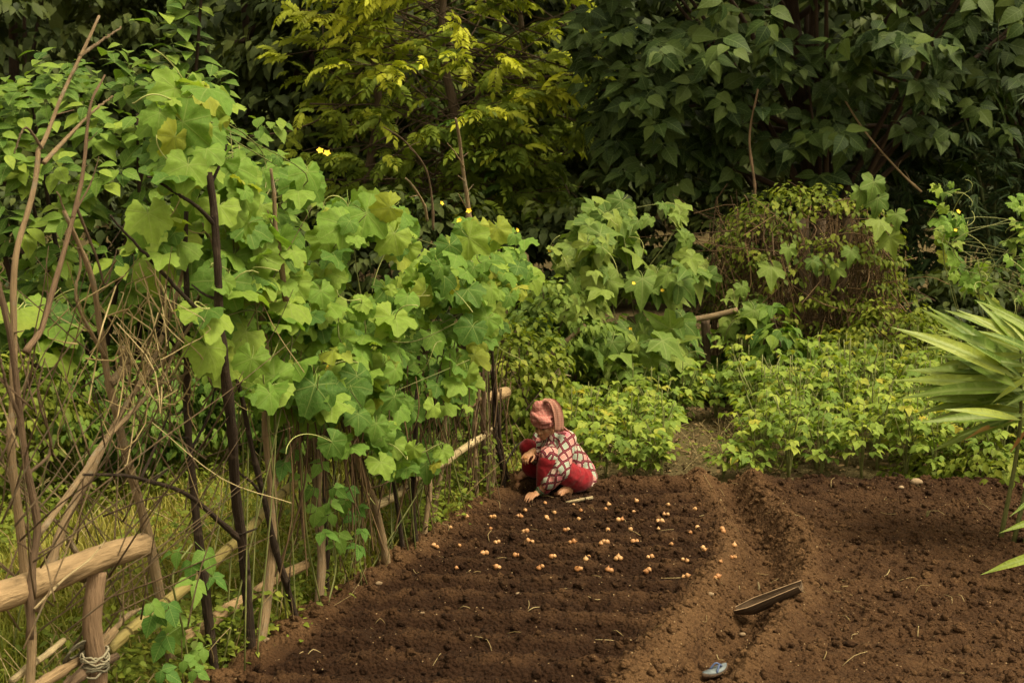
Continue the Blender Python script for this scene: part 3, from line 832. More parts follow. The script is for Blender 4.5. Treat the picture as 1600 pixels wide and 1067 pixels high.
def vine_leaves(poly, n, size, place, out=.18, grad=None):
    P = poly_pts(poly, n * 3); P = P[np.argsort(-fbm(P[:, 0] / 55, P[:, 1] / 55, 2, int(rng.integers(99))) + rng.normal(0, .15, len(P)))[:n]]; pts = []; s = []
    for p in P:
        o = rng.normal(0, out); q = place(p[0], p[1], o); pts.append(q)
        s.append(size * (.38 + .85 * rng.random() ** .8))
    pts = np.array(pts); k = len(pts)
    upf = (rng.random(k) < .45)[:, None]                      # some blades lie flat to the sky, the others hang
    N = nrm(np.where(upf, np.array([.1, -.22, 1.0]), .35 * fnrm + np.array([-.05, -.62, .5])) + rng.normal(0, .36, (k, 3)))
    T = nrm(np.where(upf, np.array([.2, -.8, -.3]), np.array([0, -.25, -.85])) + rng.normal(0, .5, (k, 3)))
    return pts, frames(N, T), np.array(s)
def curly(p, d, L, n=14):
    P = [p]; d = nrm(d); w = rng.uniform(-1.5, 1.5)
    ax = nrm(rng.normal(size=3))
    for k in range(n):
        d = nrm(d + np.cross(ax, d) * (.10 + .05 * k) * w * .5 + [0, 0, -.02]); P.append(P[-1] + d * L / n)
    return np.array(P)
def climber(name, label, cat, polys, place, meshes, size, group=None, stems=5, flowers=4, tendrils=14, base=None, out=.18):
    bpt = base if base is not None else place(np.mean([p[0] for p in polys[0][0]]), 700, 0)
    bpt = np.array([bpt[0], bpt[1], 0.0]); th = thing(name, label, cat, bpt, group)
    allp = []
    for poly, n in polys:
        t, R, s = vine_leaves(poly, n, size, place, out); allp.append(t)
        leaf_parts('leaf', meshes, R, t, s, th)
    t = np.concatenate(allp)
    mb = MB()
    for k in range(stems):
        i = rng.choice(len(t), 4, False); q = t[i][np.argsort(t[i][:, 2])]
        st = bpt + fdir * rng.normal(0, .5) + [rng.normal(0, .1), 0, -.03]
        mb.add(*tube(smooth_path(np.vstack([st, q + rng.normal(0, .05, q.shape)]), 26), np.linspace(.0055, .003, 26), 4), rnd=.3)
    part('stems', mb, STEM, th, kind='stuff')
    mb = MB()
    for k in range(tendrils):
        p = t[int(rng.integers(len(t)))]
        mb.add(*tube(curly(p, [rng.normal(0, .6), -.5, rng.uniform(-.6, 1)], rng.uniform(.2, .5)), .0032, 4), rnd=rng.random())
    if tendrils: part('tendrils', mb, TENDRIL, th, kind='stuff')
    for p in (flowers if isinstance(flowers, list) else [t[int(rng.integers(len(t)))] + [0, -.12, .05] for _ in range(flowers)]):
        o = link('flower', FLm, th); R = frames(np.array([[rng.normal(0, .4), -.7, .5]]), np.array([[rng.normal(), .3, .6]]))[0]
        M = np.eye(4); M[:3, :3] = R * rng.uniform(.018, .03); M[:3, 3] = np.asarray(p) - bpt; o.matrix_local = Matrix(M.tolist())
    return th
P1 = [(245, 150), (290, 125), (335, 135), (380, 165), (405, 185), (415, 235), (450, 245), (485, 262), (492, 305), (465, 330), (430, 350), (420, 420), (380, 440), (345, 400), (330, 330), (300, 270), (262, 280), (243, 220)]
P2b = [(205, 335), (240, 310), (330, 300), (340, 420), (300, 440), (235, 420)]
P2 = [(345, 420), (390, 360), (430, 330), (520, 322), (600, 318), (640, 335), (650, 400), (640, 480), (600, 520), (560, 600), (520, 630), (430, 650), (372, 610), (320, 570), (308, 490), (335, 450)]
P3 = [(600, 318), (680, 325), (760, 352), (830, 365), (848, 400), (830, 440), (790, 470), (780, 520), (740, 560), (700, 560), (680, 620), (640, 640), (600, 640), (560, 600), (600, 520), (640, 480)]
P4 = [(480, 640), (560, 620), (680, 620), (700, 560), (765, 550), (745, 640), (705, 720), (620, 750), (560, 715), (500, 680)]
fp = lambda px, py, o: fence_at(px, py, o)
G_ = 'gourd vines climbing the stick fence'
clip = lambda poly, f_: [(min(max(x, f_[0]), f_[1]), min(max(y, f_[2]), f_[3])) for x, y in poly]
climber('gourd_vine', 'tall gourd vine heaped over the dark forked stake at the left end of the fence', 'vine', [(P1, 245)], fp, GLm, .128, G_, base=fence_at(385, 1000), flowers=[fence_at(500, 236, .05), fence_at(511, 240, .05)])
climber('gourd_vine', 'gourd vine with large pale-veined leaves just right of the tall dark stake', 'vine', [(clip(P2, (0, 490, 0, 999)), 195), (P2b, 18)], fp, GLm, .15, G_, base=fence_at(425, 980), flowers=1)
climber('gourd_vine', 'gourd vine hanging over the middle of the fence, between tall heap and flowering end', 'vine', [(clip(P2, (475, 999, 0, 999)), 225)], fp, GLm, .15, G_, base=fence_at(560, 890), flowers=1)
climber('gourd_vine', 'yellow-flowered gourd vine running along the top of the far end of the fence', 'vine', [(clip(P3, (0, 999, 0, 470)), 262)], fp, GLm, .132, G_, base=fence_at(700, 805),
        flowers=[fence_at(*p, .1) for p in [(733, 330), (755, 348), (808, 360), (690, 318), (718, 345)]])
climber('gourd_vine', 'gourd vine hanging below the flowering one, left of the stake bundle', 'vine', [(clip(P3, (0, 999, 450, 999)), 175)], fp, GLm, .125, G_, base=fence_at(660, 830), flowers=1)
climber('gourd_vine', 'sparse lower gourd vine with yellowing leaves between the stakes', 'vine', [(P4, 190)], fp, GLm, .115, G_, base=fence_at(600, 860), out=.22, flowers=0)
climber('luffa_vine', 'left shoulder of star-leaved vine between the fence end and the far vine mound', 'vine', [([(825, 480), (850, 410), (905, 355), (950, 350), (950, 440), (905, 545), (840, 545)], 110)], lambda a, b, o: at_y(a, b, 14.6 + o * 2), LLm, .22, base=at_y(880, 600, 14.6), stems=4, flowers=1, tendrils=4)
climber('gourd_vine', 'few large gourd leaves hanging among the bare branches on the far left', 'vine', [([(30, 460), (70, 450), (110, 520), (160, 560), (155, 620), (100, 610), (60, 550), (30, 520)], 16)], lambda a, b, o: at_y(a, b, 7.6 + o), GLm, .19, G_, base=at_y(95, 900, 7.8), stems=3, flowers=0, tendrils=8)
PF = [(850, 420), (900, 350), (960, 300), (1010, 290), (1060, 315), (1085, 370), (1090, 420), (1080, 480), (1060, 540), (1080, 570), (1000, 590), (900, 560), (850, 540), (830, 480)]
climber('luffa_vine', 'broad mound of pale star-leaved vine climbing the far trellis behind the bean plants', 'vine', [(PF, 296)], lambda a, b, o: at_y(a, b, 15.1 + o * 2.2 - (b - 450) * .002), LLm, .26, base=at_y(985, 590, 15.2), flowers=[at_y(*p, 14.6) for p in [(858, 392), (925, 415), (990, 443), (1035, 454), (985, 515), (826, 450)]])
PG = [(1095, 470), (1150, 440), (1200, 470), (1190, 510), (1120, 520)]
climber('luffa_vine', 'small patch of star-leaved vine over the short bamboo rail right of the vine mound', 'vine', [(PG, 30)], lambda a, b, o: at_y(a, b, 15.6 + o), LLm, .2, base=at_y(1120, 590, 15.6), stems=3, flowers=0, tendrils=3)
PR = [(1440, 300), (1480, 285), (1540, 300), (1570, 280), (1640, 300), (1640, 470), (1560, 480), (1500, 455), (1475, 400), (1460, 340)]
climber('squash_vine', 'pale climbing squash vine above the ginger leaves on the right edge', 'vine', [(PR, 120)], lambda a, b, o: at_y(a, b, 14.5 + 2 * o), LLm + GLm, .125, base=at_y(1560, 640, 14.5), stems=10, flowers=[at_y(1497, 331, 14.2), at_y(1493, 360, 14.2)], tendrils=20)

# ------------------------------------------------------------------ stump smothered in dry vines
db = np.array([3.45, 16.5, 0.0])
ds = thing('vine_covered_stump', 'tree stump smothered in a brown curtain of dry vines behind the bean field', 'stump', db)
for dx, r_ in ((-.05, .16), (.35, .1), (.12, .09)):
    part('trunk', MB().add(*tube(smooth_path([db + [dx, .1, -.05], db + [dx + .05, .1, .9], db + [dx * 1.5, .1, 2.0]], 9), np.linspace(r_, r_ * .7, 9), 8, True, .1)), BARK, ds)
mb = MB()
for k in range(820):
    d = nrm(rng.normal(size=3)); d = np.sign(d) * np.abs(d) ** .6; p = db + [0, 0, 1.45] + d * [.98, .6, .72] * rng.uniform(.7, 1.08)
    if p[2] < .9 and abs(p[0] - db[0]) > .75: continue
    hang = rng.random() < .72
    L = rng.uniform(.3, 1.1); dirn = np.array([rng.normal(0, .25), rng.normal(0, .2), -1]) if hang else nrm(rng.normal(size=3)) * [1, .5, .4]
    q = [p, p + dirn * L * .5 + rng.normal(0, .1, 3), p + dirn * L + rng.normal(0, .13, 3)]
    q = np.array(q); q[:, 2] = np.maximum(q[:, 2], .05)
    mb.add(*tube(smooth_path(q, 7), rng.uniform(.003, .009), 3, False), rnd=rng.random())
for k in range(230):                                           # the hanging curtain round it
    a = rng.uniform(math.pi, 2 * math.pi) if k % 4 else rng.uniform(0, math.pi); w_ = 1 + .9 * float(fbm(np.array(a * 1.3), np.array(3.1), 2, 150)); p = db + [1.0 * w_ * math.cos(a), .6 * w_ * math.sin(a), rng.uniform(1.0, 2.15) * (.8 + .25 * w_) - .2 * abs(math.cos(a)) ** 3]
    q = p + [rng.normal(0, .2) - .25 * math.cos(a), rng.normal(0, .15), -rng.uniform(.2, 1.3)]; q[2] = max(q[2], .02)
    mb.add(*tube(smooth_path([p, (p + q) / 2 + rng.normal(0, .05, 3), q], 7), rng.uniform(.0025, .006), 3, False), rnd=rng.random())
part('dry_vines', mb, DRYVINE, ds, kind='stuff')
t, R, r, _ = clump_leaves(db + [0, 0, 1.4], (1.12, .75, 1.0), 340, 16, .2, .8)
k_ = t[:, 1] < db[1] + .2
part('small_leaves', scatter(L_DARK, R[k_], t[k_], rng.uniform(.05, .1, k_.sum()), r[k_], MB()), WEED_S, ds, kind='stuff')
st_px = [(1232, 388), (1270, 408), (1330, 392), (1205, 418), (1306, 418), (1345, 300), (1375, 345), (1390, 370), (1372, 310), (1400, 335), (1365, 285), (1105, 430), (1160, 448)]
st = np.array([at_y(*p, 15.65) for p in st_px]); k = len(st)
leaf_parts('leaf', LLm, frames(np.tile([0, -.8, .5], (k, 1)) + rng.normal(0, .2, (k, 3)), np.tile([0, -.2, -1.], (k, 1)) + rng.normal(0, .4, (k, 3))), st, rng.uniform(.15, .26, k), ds)

# weedy shrubs that close the low gaps
def shrub(label, px, py, Y, w, h, n, leaf, mat, tpl, d=.6, group='weedy shrubs behind the beans'):
    c = at_y(px, py, Y); b = np.array([c[0], Y, float(gz(c[0], Y))])
    th = thing('weed_shrub', label, 'shrub', b, group)
    t, R, r, C = clump_leaves((c[0], Y, c[2]), (w, d, h), n, 18, .22, .4, -1)
    t[:, 2] = np.maximum(t[:, 2], .04)
    mb = MB()
    for k in rng.choice(len(C), min(14, len(C)), False):
        s0 = b + rng.normal(0, .15, 3) * [1, 1, 0]
        mb.add(*tube(smooth_path([s0, (s0 + C[k]) / 2 + rng.normal(0, .06, 3), C[k]], 6), np.linspace(.012, .005, 6), 4))
    part('stems', mb, BARK, th)
    part('foliage', scatter(tpl, R, t, leaf * rng.uniform(.7, 1.3, len(t)), r, MB()), mat, th, kind='stuff')
OV = [ovate_leaf(s, .3, 4, .3, .2, .4) for s in (41, 42, 43)]
shrub('leafy dark sapling in front of the dry vine curtain, left of its trunk', 1215, 540, 15.4, .35, .45, 26, .15, BUSH_S, OV)
shrub('fine-leaved weed mound at the right foot of the dry vine curtain', 1390, 520, 15.8, .75, .38, 90, .07, WEED_S, OV)
shrub('low dark weeds under the far vine mound', 1010, 570, 15.7, 1.3, .5, 90, .14, BUSH_S, OV)
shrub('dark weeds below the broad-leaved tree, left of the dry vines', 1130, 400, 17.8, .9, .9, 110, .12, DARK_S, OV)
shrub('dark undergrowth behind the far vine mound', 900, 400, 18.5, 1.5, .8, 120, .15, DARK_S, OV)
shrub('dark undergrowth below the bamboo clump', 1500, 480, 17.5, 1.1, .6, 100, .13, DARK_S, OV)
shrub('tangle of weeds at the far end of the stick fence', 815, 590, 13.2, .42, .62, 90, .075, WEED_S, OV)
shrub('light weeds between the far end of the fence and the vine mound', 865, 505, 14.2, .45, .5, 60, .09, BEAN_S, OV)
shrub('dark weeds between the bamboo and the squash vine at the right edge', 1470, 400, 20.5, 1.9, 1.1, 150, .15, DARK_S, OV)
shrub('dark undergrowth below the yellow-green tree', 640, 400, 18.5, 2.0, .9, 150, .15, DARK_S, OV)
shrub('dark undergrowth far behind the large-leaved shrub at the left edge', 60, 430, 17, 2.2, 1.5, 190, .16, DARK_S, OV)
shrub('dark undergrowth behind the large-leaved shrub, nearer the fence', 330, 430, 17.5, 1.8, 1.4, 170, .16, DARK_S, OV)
shrub('shady weeds below the crown of the large-leaved shrub', 90, 500, 13.4, 1.5, .7, 130, .14, BUSH_S, OV)
shrub('low weeds at the foot of the large-leaved shrub', 200, 640, 11.4, .8, .55, 120, .085, BUSH_S, OV)
shrub('fresh green weeds at the left edge below the large-leaved shrub', 30, 660, 11.0, .55, .6, 110, .075, WEED_S, OV)
shrub('shaded weeds behind the middle of the stick fence', 420, 600, 11.8, 1.0, .65, 130, .10, BUSH_S, OV)
shrub('shaded weeds behind the lower gourd leaves', 610, 610, 13.0, .8, .75, 120, .11, BUSH_S, OV)
shrub('green weeds at the right edge under the ginger leaves', 1560, 735, 11.9, .55, .22, 60, .075, WEED_S, OV)
shrub('grey-green weeds at the foot of the bean plants beside the ginger', 1455, 742, 12.1, .3, .16, 34, .07, WEED_S, OV)

# ------------------------------------------------------------------ bean plants
TRI = [trifoliate(s) for s in (1, 2, 3, 4)]
TRm = tpl_meshes('leaf', TRI, BEAN)
def bean_proto(seed, h, w, nl):
    r_ = np.random.default_rng(seed); mb = MB(); t, N, T = [], [], []
    for b in range(4):
        a = r_.uniform(0, 6.28); e = np.array([math.cos(a) * w * .4, math.sin(a) * w * .4, h * r_.uniform(.75, 1)]) if b else np.array([0, 0, h])
        pth = smooth_path([[0, 0, -.03], e * [.3, .3, .5], e], 7); mb.add(*tube(pth, np.linspace(.008, .004, 7), 5))
        for k in range(nl // 4):
            u = .35 + .65 * (k + r_.random()) / (nl // 4); p = pth[0] + (np.array([np.interp(u, np.linspace(0, 1, 7), pth[:, i]) for i in range(3)]) - pth[0])
            aa = r_.uniform(0, 6.28); d = np.array([math.cos(aa), math.sin(aa), r_.uniform(-.1, .35)])
            t.append(p + d * w * r_.uniform(.15, .38)); T.append(d * [1, 1, 0] + [0, 0, -.12]); N.append(np.array([0, -.05, 1]) + r_.normal(0, .2, 3) + d * .12)
    return mb.mesh('stem', STEM), np.array(t), frames(np.array(N), np.array(T))
PRO = [bean_proto(s, h, .42, 28) for s, h in ((1, .55), (2, .62), (3, .5), (4, .66), (5, .58))]
spots = []
def try_spot(x, y, dmin):
    for q in spots:
        if (q[0] - x) ** 2 + (q[1] - y) ** 2 < dmin ** 2: return False
    spots.append((x, y)); return True
for k in range(5200):
    y = rng.uniform(11.92, 15.4); x = rng.uniform(.2, 5.9)
    gx, gy, _ = project(np.array([x, y, 0]))
    if gx > 1740 or gx < 880: continue
    if gx < 1150 and y > 14.7: continue
    if gx < 1010 and y < 12.4: continue
    if 1035 < gx < 1165 and gy > 662: continue       # bare strip between the rows
    if 1000 < gx < 1250 and 610 < gy <= 662 and rng.random() < .35: continue
    try_spot(x, y, .25)
ZONES = [(1010, 'knee-high bean plant growing close behind the squatting woman, left of the bare strip'), (1230, 'knee-high bean plant growing round the back of the bare strip'), (1420, 'knee-high bean plant in the dense stand in front of the dry vine curtain'), (9999, 'knee-high bean plant growing beside the ginger leaves at the right')]
def bean(x, y, pr, sc, label, group):
    sm, t, R = PRO[pr]; th = thing('bean_plant', label, 'bean plant', (x, y, float(gz(x, y))), group)
    a = rng.uniform(0, 6.28); Rz = rotz(a)
    s_ = link('stem', sm, th); s_.rotation_euler = (0, 0, a); s_.scale = (sc,) * 3
    far = y > 14.2
    sizes = rng.uniform(.10, .175, len(t)) * (1.05 if far else 1)
    tt = t @ Rz.T * sc; RR = Rz[None] @ R
    leaf_parts('leaf', TRm, RR, tt + np.array(th.location), sizes, th)
spots = spots[:230]
for k, (x, y) in enumerate(spots):
    blab = [z_[1] for z_ in ZONES if project(np.array([x, y, 0.]))[0] < z_[0]][0]
    bean(x, y, k % 5, rng.uniform(.85, 1.15) * (1.32 if y > 13.0 and x > 1.8 else 1.08) * (.9 if x < 1.6 else 1), blab, 'bean plants growing in the field')
BP = ground_at(985, 752)
bean(BP[0], BP[1], 1, .82, 'bushy bean plant standing alone just right of the squatting woman', 'bean plants growing in the field')
bean(BP[0] - .2, BP[1] + .15, 3, .72, 'bean plant touching the back of the squatting woman', 'bean plants growing in the field')
bean(BP[0] + .18, BP[1] + .12, 0, .66, 'short bean plant at the edge of the bare strip by the woman', 'bean plants growing in the field')
for px, py, s, lab in ((1065, 660, .8, 'lone bean plant in the bare strip between the bean rows'), (1130, 745, .8, 'slim bean plant at the front of the bare strip'), (1175, 748, .62, 'low bean plant at the edge of the tilled bed, right of the bare strip')):
    g_ = ground_at(px, py); bean(g_[0], g_[1], 2, s, lab, 'bean plants growing in the field')

# ------------------------------------------------------------------ ginger
gb = np.array([3.72, 9.75, 0.0])
gg = thing('ginger_plant', 'ginger plant with long strap leaves, some browned, leaning in from the right edge', 'ginger plant', gb)
GIN = [ovate_leaf(s, .064, 8, dr, fo, .42, .006) for s, dr, fo in ((51, .08, .5), (52, .18, .35), (53, .03, .6), (54, .26, .4))]
GINm = tpl_meshes('leaf', GIN, GINGER); GOm = tpl_meshes('leaf', GIN[1:], GINGER_OLD)
gl = [((1590, 575), (1450, 445)), ((1600, 560), (1480, 438)), ((1605, 540), (1512, 436)), ((1600, 520), (1540, 440)), ((1585, 590), (1402, 488)), ((1590, 600), (1440, 494)), ((1590, 590), (1500, 490)), ((1600, 610), (1415, 548)), ((1590, 615), (1440, 560)),
      ((1595, 640), (1460, 585)), ((1620, 570), (1575, 440)), ((1600, 650), (1455, 622)), ((1612, 585), (1545, 605)), ((1600, 600), (1470, 520)), ((1610, 580), (1490, 515)), ((1620, 560), (1520, 480)), ((1630, 540), (1585, 455)), ((1605, 620), (1480, 600)), ((1600, 640), (1480, 640)),
      ((1600, 560), (1465, 470)), ((1610, 545), (1530, 455)), ((1605, 590), (1430, 520)), ((1620, 600), (1520, 530)), ((1620, 630), (1530, 560)), ((1605, 555), (1425, 545)), ((1650, 520), (1620, 420)), ((1640, 600), (1560, 640)), ((1600, 590), (1510, 560)), ((1612, 640), (1500, 560)), ((1650, 860), (1555, 862)), ((1660, 800), (1578, 808)), ((1650, 760), (1590, 760))]
old = [((1590, 655), (1497, 682)), ((1602, 600), (1590, 530)), ((1605, 670), (1575, 705))]
gl = gl + [((x0 + rng.normal(0, 10), y0 + rng.normal(8, 12)), (x1 + rng.normal(14, 22), y1 + rng.normal(10, 24))) for (x0, y0), (x1, y1) in gl[:26]]
for ls, ms in ((gl, GINm), (old, GOm)):
    t, N, T, s = [], [], [], []
    for (x0, y0), (x1, y1) in ls:
        Y0 = 9.75 + rng.normal(0, .15) - (.9 if y0 > 740 else 0); a = at_y(x0, y0, Y0); b = at_y(x1, y1, Y0 - rng.uniform(0, .25))
        t.append(a); T.append(b - a); N.append([-.15 + rng.normal(0, .3), -.75 + rng.normal(0, .25), .6]); s.append(np.linalg.norm(b - a) * .93)
    leaf_parts('leaf' if ms is GINm else 'dry_leaf', ms, frames(np.array(N), np.array(T)), np.array(t), np.array(s), gg)
t, N, T, s = [], [], [], []                                    # the far side of the plant, beyond the picture's edge
for k in range(26):
    a = rng.uniform(-1.9, 1.2); d = np.array([math.cos(a), math.sin(a), rng.uniform(-.2, .9)])
    t.append(gb + [rng.normal(.02, .1), rng.normal(0, .12), rng.uniform(.75, 1.75)]); T.append(d); N.append([-.3 * d[0], -.3 * d[1] - .2, 1]); s.append(rng.uniform(.5, .75))
leaf_parts('leaf', GINm, frames(np.array(N), np.array(T)), np.array(t), np.array(s), gg)
for (x0, y0) in ((1650, 860), (1660, 800), (1650, 760)):
    e = at_y(x0, y0, 8.85); b = gb + [rng.normal(-.1, .08), -.35, -.02]
    part('stalk', MB().add(*tube(smooth_path([b, (b + e) / 2 + [.03, 0, .08], e], 8), np.linspace(.013, .007, 8), 6)), STEM, gg)
for k in range(7):
    e = at_y(1595 + 12 * k, 560 + rng.uniform(-20, 40), 9.75 + rng.normal(0, .1)); b = gb + [rng.normal(0, .16), rng.normal(0, .15), 0]
    part('stalk', MB().add(*tube(smooth_path([b, (b + e) / 2 + [.06, 0, .1], e], 10), np.linspace(.018, .009, 10), 6)), STEM, gg)

# ------------------------------------------------------------------ grass and weeds on the far side of the fence
def blades(n, seed):
    r_ = np.random.default_rng(seed)
    y = r_.uniform(5.6, 15.5, n); x = r_.uniform(-6, .4, n)
    k = (x < fence_x(y) - .02) & (np.abs(x) < .39 * y + .4) & (r_.random(n) < .35 + 1.3 * np.clip(.5 + fbm(x * 1.3, y * 1.3, 3, 91), 0, 1))
    x, y = x[k], y[k]; n = len(x); z = gz(x, y) - .01
    h = r_.uniform(.06, .26, n) * (1 + .9 * fbm(x * .9, y * .9, 2, 92)); a = r_.uniform(0, 6.28, n); w = r_.uniform(.003, .007, n)
    lx, ly = np.cos(a), np.sin(a); ln = h * r_.uniform(.1, .9, n)
    B = np.stack([x, y, z], -1); D = np.stack([lx, ly, 0 * lx], -1); S = np.stack([-ly, lx, 0 * lx], -1) * w[:, None]
    m = B + D * (ln * .35)[:, None] + np.stack([0 * h, 0 * h, h * .65], -1); t = B + D * ln[:, None] + np.stack([0 * h, 0 * h, h * r_.uniform(.8, 1, n)], -1)
    V = np.stack([B - S, B + S, m - S * .8, m + S * .8, t], 1).reshape(-1, 3)
    T = np.array([[0, 1, 3], [0, 3, 2], [2, 3, 4]]); Fc = (T[None] + (np.arange(n) * 5)[:, None, None]).reshape(-1, 3)
    return make_mesh("grass", V, Fc, np.zeros((len(V), 2)), np.repeat(np.clip(.5 + .5 * fbm(x * .7, y * .7, 3, 93) + r_.normal(0, .2, n), 0, 1), 5), GRASS_S)
tag(link("grass", blades(150000, 5)), kind='stuff')
def verge(n):
    return np.stack([rng.uniform(5.45, 10, n), rng.uniform(4, 17, n)], -1)
def weeds(n, region, hmax, leaf, seed, thr=.0):
    P = region(n); x, y = P[:, 0], P[:, 1]; k = fbm(x * 1.6, y * 1.6, 3, seed) > thr; x, y = x[k], y[k]; n = len(x)
    z = gz(x, y) + rng.random(n) ** 1.4 * hmax * (.6 + .8 * np.clip(.5 + fbm(x * 1.1, y * 1.1, 2, seed + 1), 0, 1))
    N = nrm(np.stack([rng.normal(0, .35, n), rng.normal(-.2, .35, n), np.ones(n)], -1)); T = nrm(rng.normal(size=(n, 3)) * [1, 1, .3] + [0, 0, -.15])
    return scatter(OV, frames(N, T), np.stack([x, y, z], -1), leaf * rng.uniform(.5, 1.3, n), np.clip(rng.normal(.45, .2, n), 0, 1), MB())
def left_region(n):
    y = rng.uniform(5.8, 14, n); x = rng.uniform(-5.6, .2, n); k = (x < fence_x(y) + .03) & (np.abs(x) < .38 * y + .3)
    return np.stack([x[k], y[k]], -1)
mb = weeds(52000, left_region, .32, .05, 61, -.02)
tag(link("ground_weeds", mb.mesh("ground_weeds", WEED_S)), kind='stuff')
def fence_foot(n):
    y = rng.uniform(6.2, 12.4, n); x = fence_x(y) + rng.normal(-.16, .11, n); return np.stack([x, y], -1)
mb = weeds(9000, fence_foot, .42, .05, 65, -.15)
tag(link("fence_foot_weeds", mb.mesh("fence_foot_weeds", WEED_S)), kind='stuff')
def field(n):
    y = rng.uniform(12.1, 17.5, n); x = rng.uniform(.0, 6.2, n); gx = project(np.stack([x, y, 0 * x], -1))[0]
    k = (gx < 1000) | (gx > 1180) | (rng.random(n) < .25); return np.stack([x[k], y[k]], -1)
mb = weeds(16000, field, .2, .05, 67, .05)
vb = weeds(9000, verge, .25, .07, 69, -.2)
tag(link("verge_weeds", vb.mesh("verge_weeds", WEED_S)), kind='stuff')
tag(link("field_weeds", mb.mesh("field_weeds", WEED_S)), kind='stuff')
n = 5200                                                       # fallen brown leaves and crumbs between the bean plants
y = rng.uniform(12.0, 16.5, n); x = rng.uniform(.2, 6.2, n); z = gz(x, y) + rng.random(n) * .035
mb = scatter(OV, frames(np.stack([rng.normal(0, .5, n), rng.normal(0, .5, n), np.ones(n)], -1), rng.normal(size=(n, 3))), np.stack([x, y, z], -1), rng.uniform(.02, .07, n), rng.random(n), MB())
tag(link("leaf_litter", mb.mesh("leaf_litter", mat_plain("fallen_leaf", (.05, .028, .014), (.24, .16, .075), 25, .9, src='attr'))), kind='stuff')
mb = MB()
for k in range(900):                                           # dry stems among the grass and the beans
    if k < 620: y = rng.uniform(6, 13.5); x = rng.uniform(max(-.38 * y, -5), fence_x(y))
    else: y = rng.uniform(12.1, 14); x = rng.uniform(.6, 3)
    L = rng.uniform(.15, .6) * (1 if k < 620 else .6); a = rng.uniform(0, 6.28); ln = rng.uniform(.1, .9)
    b = np.array([x, y, 0.]); e = b + [math.cos(a) * L * ln, math.sin(a) * L * ln, L * .7]
    mb.add(*tube(smooth_path([b, (b + e) / 2 + rng.normal(0, .04, 3), e], 5), rng.uniform(.0018, .004), 3, False), rnd=rng.random())
tag(link("dry_grass_stems", mb.mesh("dry_grass_stems", STRAW)), kind='stuff')

# ================================================================== THE STICK FENCE
def stick(name, label, cat, px, off, r0, r1, mat, forks=(), n=22, group=None, place=None, stones=False, ns=8):
    """a branch or stake through points of the picture, standing at its own distance in the line of the fence"""
    pl = place or (lambda a, b, o: fence_at(a, b, o))
    def Pf(pts, w=.0):
        P = [pl(p[0], p[1], off + (p[2] if len(p) > 2 else 0)) for p in pts]
        return smooth_path(P, max(8, n))
    n = int(n * 1.5); P = Pf(px); P = P + smooth_path(rng.normal(0, .3 * min(r0, .022), (max(4, len(P) // 4), 3)), len(P))
    if abs(P[0][2]) < .3 and P[-1][2] > .35: P = np.vstack([[P[0][0], P[0][1], -.08], P])
    base = P[0].copy(); base[2] = max(min(base[2], 0.05), -.05) if base[2] < .4 else base[2]
    th = thing(name, label, cat, base, group)
    R = np.linspace(r0, r1, len(P)) * (1 + rng.normal(0, .06 if r0 < .034 else .012, len(P)))
    for u0 in rng.integers(2, len(P) - 2, 3): R[u0] *= rng.uniform(1.1, 1.3) if r0 < .034 else 1.03
    part('shaft', MB().add(*tube(P, R, ns, True, .05 if r0 < .034 else .018)), mat, th)
    if .013 < r0 < .034 and len(P) > 15 and 'bamboo' not in name:      # stubs of broken twigs
        for q in range(int(rng.integers(2, 5))):
            i0 = int(rng.integers(3, len(P) - 2)); d = nrm(nrm(P[i0 + 1] - P[i0]) * .7 + rng.normal(0, .6, 3)); L_ = rng.uniform(.04, .16)
            part('twig_stub', MB().add(*tube(smooth_path([P[i0], P[i0] + d * L_ * .5, P[i0] + d * L_ + rng.normal(0, .012, 3)], 6), np.linspace(R[i0] * .4, R[i0] * .2, 6), 5)), mat, th)
    for f_ in forks:
        pts, ra, rb = f_
        Q = Pf(pts); Q = Q + rng.normal(0, ra * .25, Q.shape) * np.linspace(0, 1, len(Q))[:, None]
        part('side_branch', MB().add(*tube(Q, np.linspace(ra, rb, len(Q)), 6, True, .05)), mat, th)
    return th
G1 = 'bare branches stuck in the left end of the fence'
G2 = 'stakes of the stick fence'
stick('bare_branch', 'tall grey bare branch on the far left with a forked tip among the shrub leaves', 'branch',
      [(46, 1090), (45, 980), (38, 879), (24, 776), (18, 674), (20, 622), (22, 540), (23, 430), (38, 344), (63, 253), (66, 228), (91, 167), (124, 86), (152, 25)], -.05, .022, .006, STICK,
      [([(124, 88), (150, 70), (190, 42)], .010, .004), ([(68, 255), (105, 215), (140, 180), (176, 150)], .011, .004), ([(66, 232), (40, 200), (22, 240)], .007, .003)], 40, G1)
stick('bare_branch', 'red-brown crooked branch rising beside the tall grey one at the left edge', 'branch',
      [(47, 1000), (49, 894), (54, 807), (38, 699), (28, 622), (18, 530), (0, 440), (-10, 380)], .06, .018, .010, STICK_R, [([(34, 660), (10, 600), (-5, 540)], .010, .005), ([(45, 740), (80, 700), (60, 620), (70, 560)], .008, .003)], 26, G1)
stick('bare_branch', 'long pale branch slanting from the log post up to the dry straw tangle', 'branch',
      [(56, 951), (80, 880), (108, 807), (149, 725), (200, 622), (251, 535), (283, 430), (293, 324)], -.12, .024, .007, STICK, [([(215, 600), (270, 550), (300, 490), (330, 410), (318, 350)], .012, .004), ([(262, 500), (250, 430), (262, 330)], .007, .003)], 26, G1)
stick('bare_branch', 'slender branch leaning right across the pale one, with a hooked upper end', 'branch',
      [(58, 838), (128, 740), (164, 689), (246, 602), (270, 555), (320, 470), (335, 400), (318, 352)], .03, .015, .005, STICK, [([(246, 602), (300, 575), (335, 505)], .007, .003)], 24, G1)
